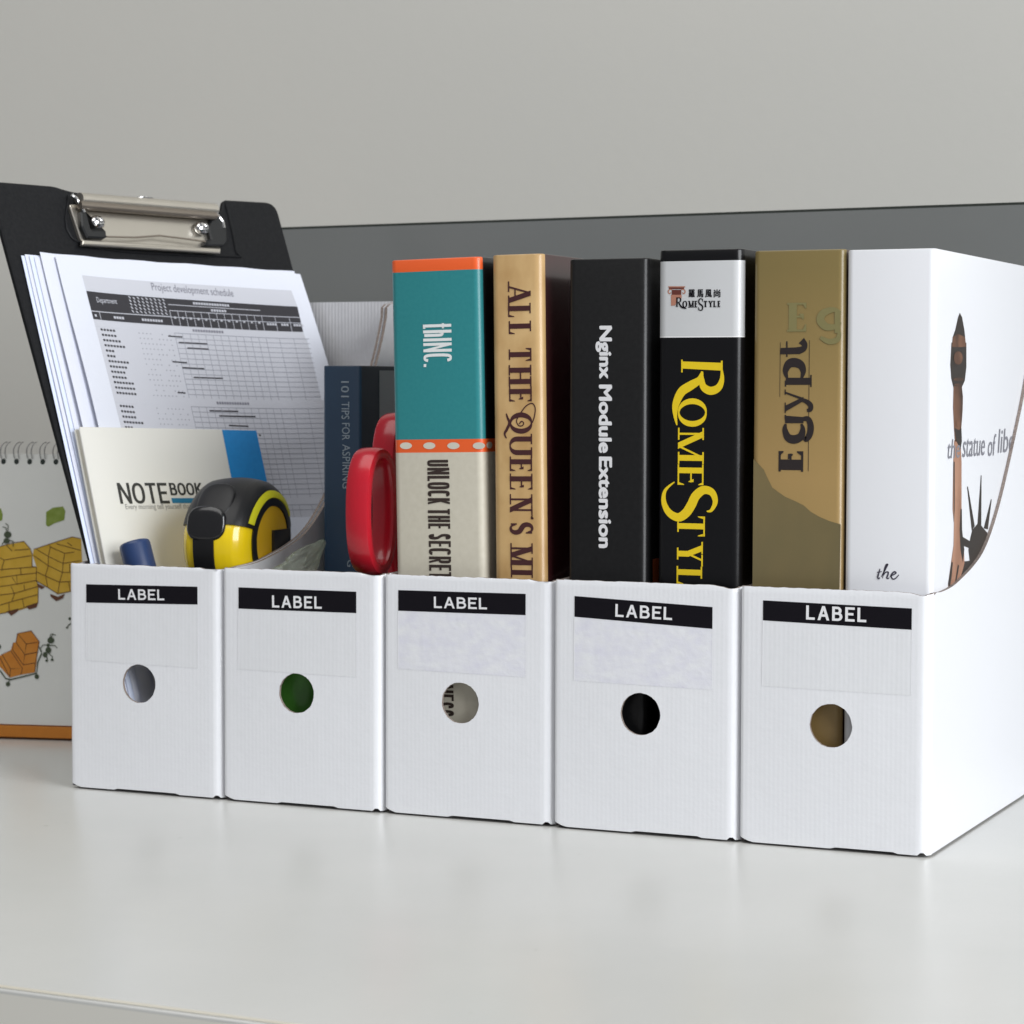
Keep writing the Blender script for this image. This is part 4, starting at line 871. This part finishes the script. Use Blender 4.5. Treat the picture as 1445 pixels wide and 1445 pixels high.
def sq(c, ax, n=22, m=14, e=.6):
    vs = []; fs = []
    f_ = lambda v: math.copysign(abs(v) ** e, v)
    for i in range(m + 1):
        t = pi * i / m
        for k in range(n):
            a = 2 * pi * k / n; vs.append(V(c) + ax[0] * f_(sin(t)) * f_(cos(a)) + ax[1] * f_(sin(t)) * f_(sin(a)) + ax[2] * f_(cos(t)))
    for i in range(m):
        for k in range(n): fs.append((i * n + k, i * n + (k + 1) % n, (i + 1) * n + (k + 1) % n, (i + 1) * n + k))
    return vs, fs
tn = (tsurf(168, 8.3) - TC).normalized(); tx = RX @ V((1, 0, 0)); tz = tn.cross(tx).normalized()
mb.add(*sq(c_ , (tx * .0120, tz * .0102, tn * .0028), e=.72)); obj("lock_button", mb, GB, tm, smooth=70)
c_ = tsurf(136, 8.6, .0002); tn = (c_ - TC).normalized(); tz = tn.cross(tx).normalized(); mb = MB(); mb.add(*sq(c_, (tx * .0110, tz * .0125, tn * .0018), e=.75)); obj("lock_slider", mb, RB, tm, smooth=70)
mb = MB(); M_ = Matrix.Translation(TC + RX @ V((HWX, .006, -.004))) @ RX.to_4x4(); mb.box((-.0005, -.006, -.016), (.0022, .016, .0085), M=M_); obj("belt_clip", mb, PLB, tm)

# ------------------------------------------------------------ scissors (handles up)
sc = thing("scissors", (-.318, .06, .0036), "scissors with red plastic handles standing blades down in the second file holder", "scissors")
RED = mat("red_plastic", (.52, .008, .022), .25, coat=.3, noise=(60, (.47, .012, .026)))
def loop_part(c, yr, zr, hw, th, yaw, lean, squeeze=2.3):
    mb = MB(); n = 48; m = 12; Rz = Matrix.Rotation(yaw, 3, 'Z') @ Matrix.Rotation(lean, 3, 'X'); vs = []
    for i in range(n):
        a = 2 * pi * i / n; ca_, sa_ = cos(a), sin(a); k = (abs(ca_) ** squeeze + abs(sa_) ** squeeze) ** (-1 / squeeze)
        P = V((0, k * ca_ * yr, k * sa_ * zr)); N = V((0, ca_ / yr, sa_ / zr)).normalized()
        for j in range(m):
            b = 2 * pi * j / m; cj, sj = cos(b), sin(b); e = .55
            vs.append(V(c) + Rz @ (P + V((1, 0, 0)) * hw * math.copysign(abs(cj) ** e, cj) + N * th * math.copysign(abs(sj) ** e, sj)))
    fs = [(i * m + j, i * m + (j + 1) % m, ((i + 1) % n) * m + (j + 1) % m, ((i + 1) % n) * m + j) for i in range(n) for j in range(m)]
    mb.add(vs, fs); return mb
c1 = V((-.3190, .0250, .1610)); c2 = V((-.3262, .0690, .1810))
for c, yr, zr in ((c1, .0145, .0315), (c2, .0150, .0300)):
    h_ = loop_part(c, yr, zr, .0072, .0034, radians(-2), 0, 2.4)
    sgn = 1 if c is c1 else -1
    h_.tube([c + V((.001, .004 * sgn, -zr + .001)), c + V((.001, .010 * sgn, -zr - .012)), V((-.3195, .055 - .012 * sgn, .098 if sgn < 0 else .090)), V((-.3195, .055 - .002 * sgn, .080))], [.005, .006, .0055, .005], 12)
    obj("handle", h_, RED, sc, smooth=50)
    bl = MB(); xo = .0006 * sgn
    ya, yb = .055 - .006 * sgn, .055
    bl.box((-.3200 + xo - .0005, min(ya, yb) - .004, .0045), (-.3200 + xo + .0005, max(ya, yb) + .004, .086)); obj("blade", bl, CHR2, sc)

# ------------------------------------------------------------ green bundle in clear film
gb = thing("wrapped_bundle", (-.365, .036, .0036), "green bundle in crinkled clear film at the bottom of the second file holder", "packet")
GRN = mat("green_plastic", (.075, .27, .035), .35, noise=(30, (.045, .17, .02)), coat=.3)
mb = MB(); vs, fs = sq(V((-.3672, .036, .0540)), (V((.0245, 0, 0)), V((0, .0250, 0)), V((0, 0, .0495))), 28, 20, .9); mb.add(vs, fs); obj("content", mb, GRN, gb, smooth=True)
FILM = mat("clear_crinkled_film", (.42, .50, .36), .10, trans=.0, alpha=.20, bump=[(130, .7, .003)], spec=.9, coat=1)
from mathutils import noise as mn
mb = MB(); n, m = 72, 60; vs = []
fa, fb = V((-.4010 + .0085, .030, .104)), V((-.3675, .060, .1418)); fd = (fb - fa).normalized(); fu = fd.cross(V((0, 1, 0))).normalized() * -1; fw = fd.cross(fu)
for i in range(m + 1):
    t = i / m; prof_ = (sin(pi * min(1, t * .5 + .12)) ** .8) * (1 - t ** 2.2) + .03 + .05 * (1 if .93 < t < .99 else 0)
    for k in range(n):
        a = 2 * pi * k / n; c, s_ = cos(a), sin(a)
        n1 = mn.noise(V((c * 1.6, s_ * 1.6, t * 3))); n2 = 1 - abs(mn.noise(V((c * 3.5 + 9, s_ * 3.5, t * 7)))) * 2; n3 = 1 - abs(mn.noise(V((c * 8, s_ * 8 + 4, t * 16)))) * 2
        rr_ = prof_ * (1 + .22 * n1 + .16 * n2 + .07 * n3)
        P = fa + (fb - fa) * t + fu * (c * .0115 * rr_) + fw * (s_ * .013 * rr_)
        vs.append(V((max(-.3958, P.x), max(.0065, P.y), P.z)))
mb.add(vs, [(i * n + k, i * n + (k + 1) % n, (i + 1) * n + (k + 1) % n, (i + 1) * n + k) for i in range(m) for k in range(n)]); obj("film", mb, FILM, gb, smooth=30)
# ------------------------------------------------------------ desk calendar at the left
cA = V((-.65665, .14719, 0)); cB = V((-.60953, .15883, 0)); cex = (cB - cA).normalized(); cbk = V((-cex.y, cex.x, 0)); cey = (V((0, 0, 1)) * cos(radians(11)) + cbk * sin(radians(11)))
x_l = -.125; x_r = (V((-.520, 0, 0)).x - cA.x) / cex.x
BZ = Plane(cA + V((0, 0, .001)), cex, cey)
cal = thing("desk_calendar", cA + cex * 0, "tabletop flip calendar with drawings of gold bricks and ants, left of the file holders", "calendar")
ORB = mat("orange_board", (.62, .22, .022), .4, noise=(200, (.58, .20, .02)))
WPG = mat("calendar_page_paper", (.80, .81, .78), .8, bump=[(500, .15, .0003)], noise=(40, (.78, .79, .76)))
zor = BZ.uv(50, 1025, 0)[1]; ztop = BZ.uv(50, 640.5, .0015)[1]
mb = MB(); slab(mb, BZ, [(x_l, 0), (x_l, ztop - .001), (x_r, ztop - .001), (x_r, 0)], -.0022, -.0001, .0003); obj("backing_board", mb, ORB, cal); mb = MB(); slab(mb, BZ, [(x_l, 0), (x_l, zor), (x_r, zor), (x_r, 0)], 0, .0028, .0006); obj("orange_board", mb, ORB, cal)
back = Plane(BZ.at(0, ztop, -.0026), cex, (V((0, 0, 1)) * cos(radians(11)) - cbk * sin(radians(11))))
mb = MB(); slab(mb, back, [(x_l, -(ztop) * .995), (x_l, -.001), (x_r, -.001), (x_r, -ztop * .995)], -.0012, 0, .0002); obj("rear_leg", mb, ORB, cal)
mb = MB(); slab(mb, BZ, [(x_l + .001, zor + .0008), (x_l + .001, ztop), (x_r - .001, ztop), (x_r - .001, zor + .0008)], .0002, .0015, .0002); page = obj("page", mb, WPG, cal)
PG = Plane(BZ.at(0, 0, .0015), BZ.ex, BZ.ey)
WIRE = mat("calendar_wire", (.42, .42, .42), .35, metal=.7); HOLE = flat("punched_hole_dark", (.03, .04, .035), .8)
zh = PG.uv(50, 651.5)[1]; xh0 = PG.uv(5, 651)[0]; pit = (PG.uv(79, 651)[0] - xh0) / 4
hm = MB(); hm.add([PG.at(.0017 * cos(2 * pi * k / 16), .0019 * sin(2 * pi * k / 16), .00012) for k in range(16)], [tuple(range(16))])
hm.v = [v - PG.o for v in hm.v]
lm_ = MB()
for dx in (-.0011, .0011):
    lm_.tube([PG.ex * (dx + dx * .5 * sin(pi * k / 9)) + PG.ey * (.0004 + .0062 + .0075 * -cos(pi * k / 9 * 1.0 + 0)) + PG.n * (.0012 + -.0038 + .0052 * cos(pi * (k / 9 - .5) * 1.6)) for k in range(10)], .00038, 6)
h0 = obj("punched_hole", hm, HOLE, page, local=True); h0.parent = page; r0 = obj("ring", lm_, WIRE, cal, smooth=True, local=True)
cM = ROOTM[cal].inverted()
first = True
k0 = int((x_l + .006 - xh0) / pit); k1 = int((x_r - .006 - xh0) / pit)
for k in range(k0, k1 + 1):
    P = PG.at(xh0 + k * pit, zh, 0)
    if first: a_, b_ = h0, r0; first = False
    else:
        a_ = h0.copy(); link(a_); a_.parent = page; b_ = r0.copy(); link(b_); b_.parent = cal
    a_.location = cM @ P; b_.location = cM @ P
# drawings
def cc(pts, oy=640, k=6.2857, kx=None): return [PG.uv(x / (kx or k), oy + y / k) for x, y in pts]
GO1 = mat("gold_brick_print", (.60, .36, .025), .7, noise=(120, (.70, .44, .05))); LN = flat("outline_brown_print", (.10, .035, .012), .7); GRP = mat("green_wash_print", (.20, .28, .035), .8, noise=(200, (.27, .35, .08)))
BRK = flat("brown_pallet_print", (.13, .045, .020), .7); ANT = flat("dark_green_print", (.055, .075, .04), .7); ORP = mat("orange_brick_print", (.58, .20, .018), .7, noise=(120, (.64, .25, .03)))
mb = MB(); P6 = lambda pts, m_=None, base=.0001: put(m_ or mb, PG, cc(pts), base=base)
P6([(-40, 830), (215, 780), (270, 845), (285, 900), (290, 1000), (325, 1010), (320, 1130), (340, 1165), (340, 1320), (320, 1345), (160, 1395), (-40, 1430)])
P6([(300, 850), (450, 800), (640, 740), (720, 760), (740, 1200), (640, 1225), (510, 1250), (430, 1190), (325, 1130), (325, 1010), (290, 905)])
obj("gold_bricks_marking", mb, GO1, page)
mb = MB()
def ln(pts, w=1.6, m_=None, base=.00032, f_=cc):
    q = f_(pts); 
    ribbon(m_ or mb, PG, q, lambda t, s: w * .00018, (0, 0), base=base)
for l in ([(-40, 838), (120, 790), (215, 780), (270, 845)], [(0, 925), (40, 945), (275, 905)], [(40, 945), (20, 1010), (20, 1040)], [(0, 1030), (320, 1005)], [(0, 1100), (180, 1075), (325, 1060)], [(0, 1180), (110, 1165), (330, 1125)],
          [(0, 1255), (130, 1240), (335, 1180)], [(0, 1345), (100, 1315), (340, 1250)], [(-10, 1425), (160, 1385), (335, 1330)], [(60, 815), (110, 865)], [(130, 858), (260, 848)], [(185, 1010), (188, 1075)], [(110, 1100), (155, 1165), (150, 1080)], [(100, 1180), (130, 1245), (105, 1315)],
          [(215, 1165), (220, 1210)], [(200, 1290), (215, 1360)], [(80, 1325), (85, 1410)], [(285, 905), (285, 1000), (325, 1005), (322, 1130), (342, 1165), (338, 1330)], [(270, 845), (290, 905)],
          [(300, 850), (450, 800), (640, 740), (720, 755)], [(300, 905), (430, 995), (555, 1055), (640, 1055)], [(325, 850), (425, 910), (560, 975), (720, 950)], [(440, 815), (450, 830), (575, 885), (660, 875)], [(575, 885), (560, 975), (555, 1055), (530, 1140), (515, 1240)], [(450, 820), (430, 910), (430, 995), (405, 1080), (425, 1190)],
          [(325, 1050), (400, 1085), (525, 1140), (640, 1135)], [(325, 1130), (425, 1190), (515, 1245), (640, 1220)], [(500, 800), (720, 860)], [(600, 790), (640, 820)], [(620, 980), (620, 1055)], [(610, 1140), (625, 1220)]): ln(l, 2.2)
obj("brick_outline_marking", mb, LN, page)
mb = MB(); P6([(410, 520), (470, 480), (560, 470), (580, 510), (570, 590), (480, 620), (430, 650), (408, 635)]); P6([(-20, 480), (10, 490), (25, 540), (20, 590), (-20, 610)]); obj("green_wash_marking", mb, GRP, page)
mb = MB(); P6([(60, 1400), (165, 1375), (160, 1400), (100, 1440)], base=.0002); P6([(230, 1355), (340, 1320), (325, 1365), (260, 1385)], base=.0002); P6([(330, 1150), (400, 1185), (370, 1205), (335, 1180)], base=.0002); P6([(445, 1245), (515, 1270), (575, 1245), (560, 1285), (500, 1310), (450, 1270)], base=.0002); obj("pallet_marking", mb, BRK, page)
# cart with orange blocks, and the ants (crop of the lower drawing: 7.22 px per pixel from y 860)
c7 = lambda pts: [PG.uv(x / 7.22, 860 + y / 7.22) for x, y in pts]
mb = MB()
for q in ([(180, 245), (320, 218), (405, 330), (385, 435), (360, 640), (215, 665), (100, 695), (-20, 560), (-20, 480), (110, 420), (135, 340), (165, 335)],): put(mb, PG, c7(q))
obj("orange_blocks_marking", mb, ORP, page)
mb = MB()
for l in ([(180, 245), (320, 218), (405, 330), (270, 352), (180, 245)], [(180, 245), (165, 335), (255, 460), (270, 352)], [(255, 460), (385, 435), (400, 330)], [(135, 340), (130, 415), (240, 565), (255, 460)], [(240, 565), (360, 545), (385, 435)], [(20, 455), (110, 420), (230, 600), (110, 605), (20, 455)], [(110, 605), (100, 695)], [(0, 490), (100, 690)], [(230, 600), (215, 665)], [(360, 545), (360, 640)]): ln(l, 2.6, f_=c7)
obj("block_outline_marking", mb, LN, page)
mb = MB()
def disc(m_, x, y, rx, ry, base=.00036): put(m_, PG, c7([(x + rx * cos(2 * pi * k / 14), y + ry * sin(2 * pi * k / 14)) for k in range(14)]), base=base)
ln([(0, 620), (60, 705), (110, 715), (375, 650), (385, 540), (425, 450)], 5, f_=c7, base=.00030)
for x, y in ((83, 760), (377, 685)): disc(mb, x, y, 23, 24)
ln([(83, 760), (100, 710)], 3, f_=c7); ln([(377, 685), (375, 645)], 3, f_=c7)
disc(mb, 520, 315, 36, 32); disc(mb, 492, 365, 16, 18); disc(mb, 495, 415, 30, 32); disc(mb, 462, 462, 24, 28)
for l in ([(505, 300), (520, 250), (570, 262)], [(520, 290), (545, 245)], [(490, 362), (440, 362), (410, 400), (430, 430)], [(500, 365), (560, 368), (585, 395)], [(465, 475), (485, 500), (478, 520)], [(500, 450), (535, 480), (532, 510)], [(430, 460), (400, 380)]): ln(l, 3, f_=c7)
disc(mb, 478, 522, 15, 12); disc(mb, 533, 514, 15, 12)
disc(mb, 712, 95, 14, 16); ln([(730, 140), (700, 160), (685, 185)], 4, f_=c7); disc(mb, 685, 186, 12, 10); disc(mb, -5, 380, 18, 24)
c6 = lambda x, y, rx, ry: put(mb, PG, cc([(x + rx * cos(2 * pi * k / 14), y + ry * sin(2 * pi * k / 14)) for k in range(14)]), base=.00036)
c6(70, 720, 34, 30); c6(60, 775, 28, 25); ln([(60, 700), (55, 660), (25, 650)], 3, base=.00036); ln([(70, 690), (75, 640), (50, 620)], 3, base=.00036); ln([(40, 780), (15, 810)], 3, base=.00036); ln([(85, 770), (120, 780), (118, 825)], 3.5, base=.00036)
obj("ant_marking", mb, ANT, page)

# ------------------------------------------------------------ pieces that lie well apart become parts of their own
def split_far(o):
    me = o.data; n = len(me.vertices)
    if n > 60000 or n < 6: return
    par = list(range(n))
    def fd(a):
        while par[a] != a: par[a] = par[par[a]]; a = par[a]
        return a
    for e in me.edges:
        a, b = fd(e.vertices[0]), fd(e.vertices[1])
        if a != b: par[a] = b
    isl = {}
    for v in me.vertices:
        r = fd(v.index); c = v.co
        if r in isl:
            lo, hi = isl[r]
            for k in range(3): lo[k] = min(lo[k], c[k]); hi[k] = max(hi[k], c[k])
        else: isl[r] = ([*c], [*c])
    ks = list(isl)
    if len(ks) < 2 or len(ks) > 1500: return
    cp = {k: k for k in ks}
    def fc(a):
        while cp[a] != a: cp[a] = cp[cp[a]]; a = cp[a]
        return a
    size = {k: max(isl[k][1][i] - isl[k][0][i] for i in range(3)) for k in ks}
    for i, a in enumerate(ks):
        for b in ks[i + 1:]:
            if fc(a) == fc(b): continue
            g = sqrt(sum(max(0, isl[a][0][k] - isl[b][1][k], isl[b][0][k] - isl[a][1][k]) ** 2 for k in range(3)))
            if g < max(.5 * max(size[a], size[b]), .02): cp[fc(a)] = fc(b)
    roots = sorted({fc(k) for k in ks})
    if len(roots) < 2: return
    base = o.name.split('.')[0]; mats_ = list(me.materials)
    for j, r in enumerate(roots):
        idx = {}; vs = []; fs = []; ms = []; sm = []
        for p in me.polygons:
            if fc(fd(p.vertices[0])) != r: continue
            f = []
            for v in p.vertices:
                if v not in idx: idx[v] = len(vs); vs.append(tuple(me.vertices[v].co))
                f.append(idx[v])
            fs.append(f); ms.append(p.material_index); sm.append(p.use_smooth)
        m2 = bpy.data.meshes.new(base); m2.from_pydata(vs, [], fs)
        for m_ in mats_: m2.materials.append(m_)
        for p, a, b in zip(m2.polygons, ms, sm): p.material_index = a; p.use_smooth = b
        if j == 0: keep = m2
        else:
            q = link(bpy.data.objects.new(base, m2)); q.parent = o.parent; q.location = o.location
    o.data = keep
for o in list(S.objects):
    if o.type == 'MESH' and o.parent and any(w in o.name for w in ('marking', 'lettering', 'film_edge', 'wire')): split_far(o)
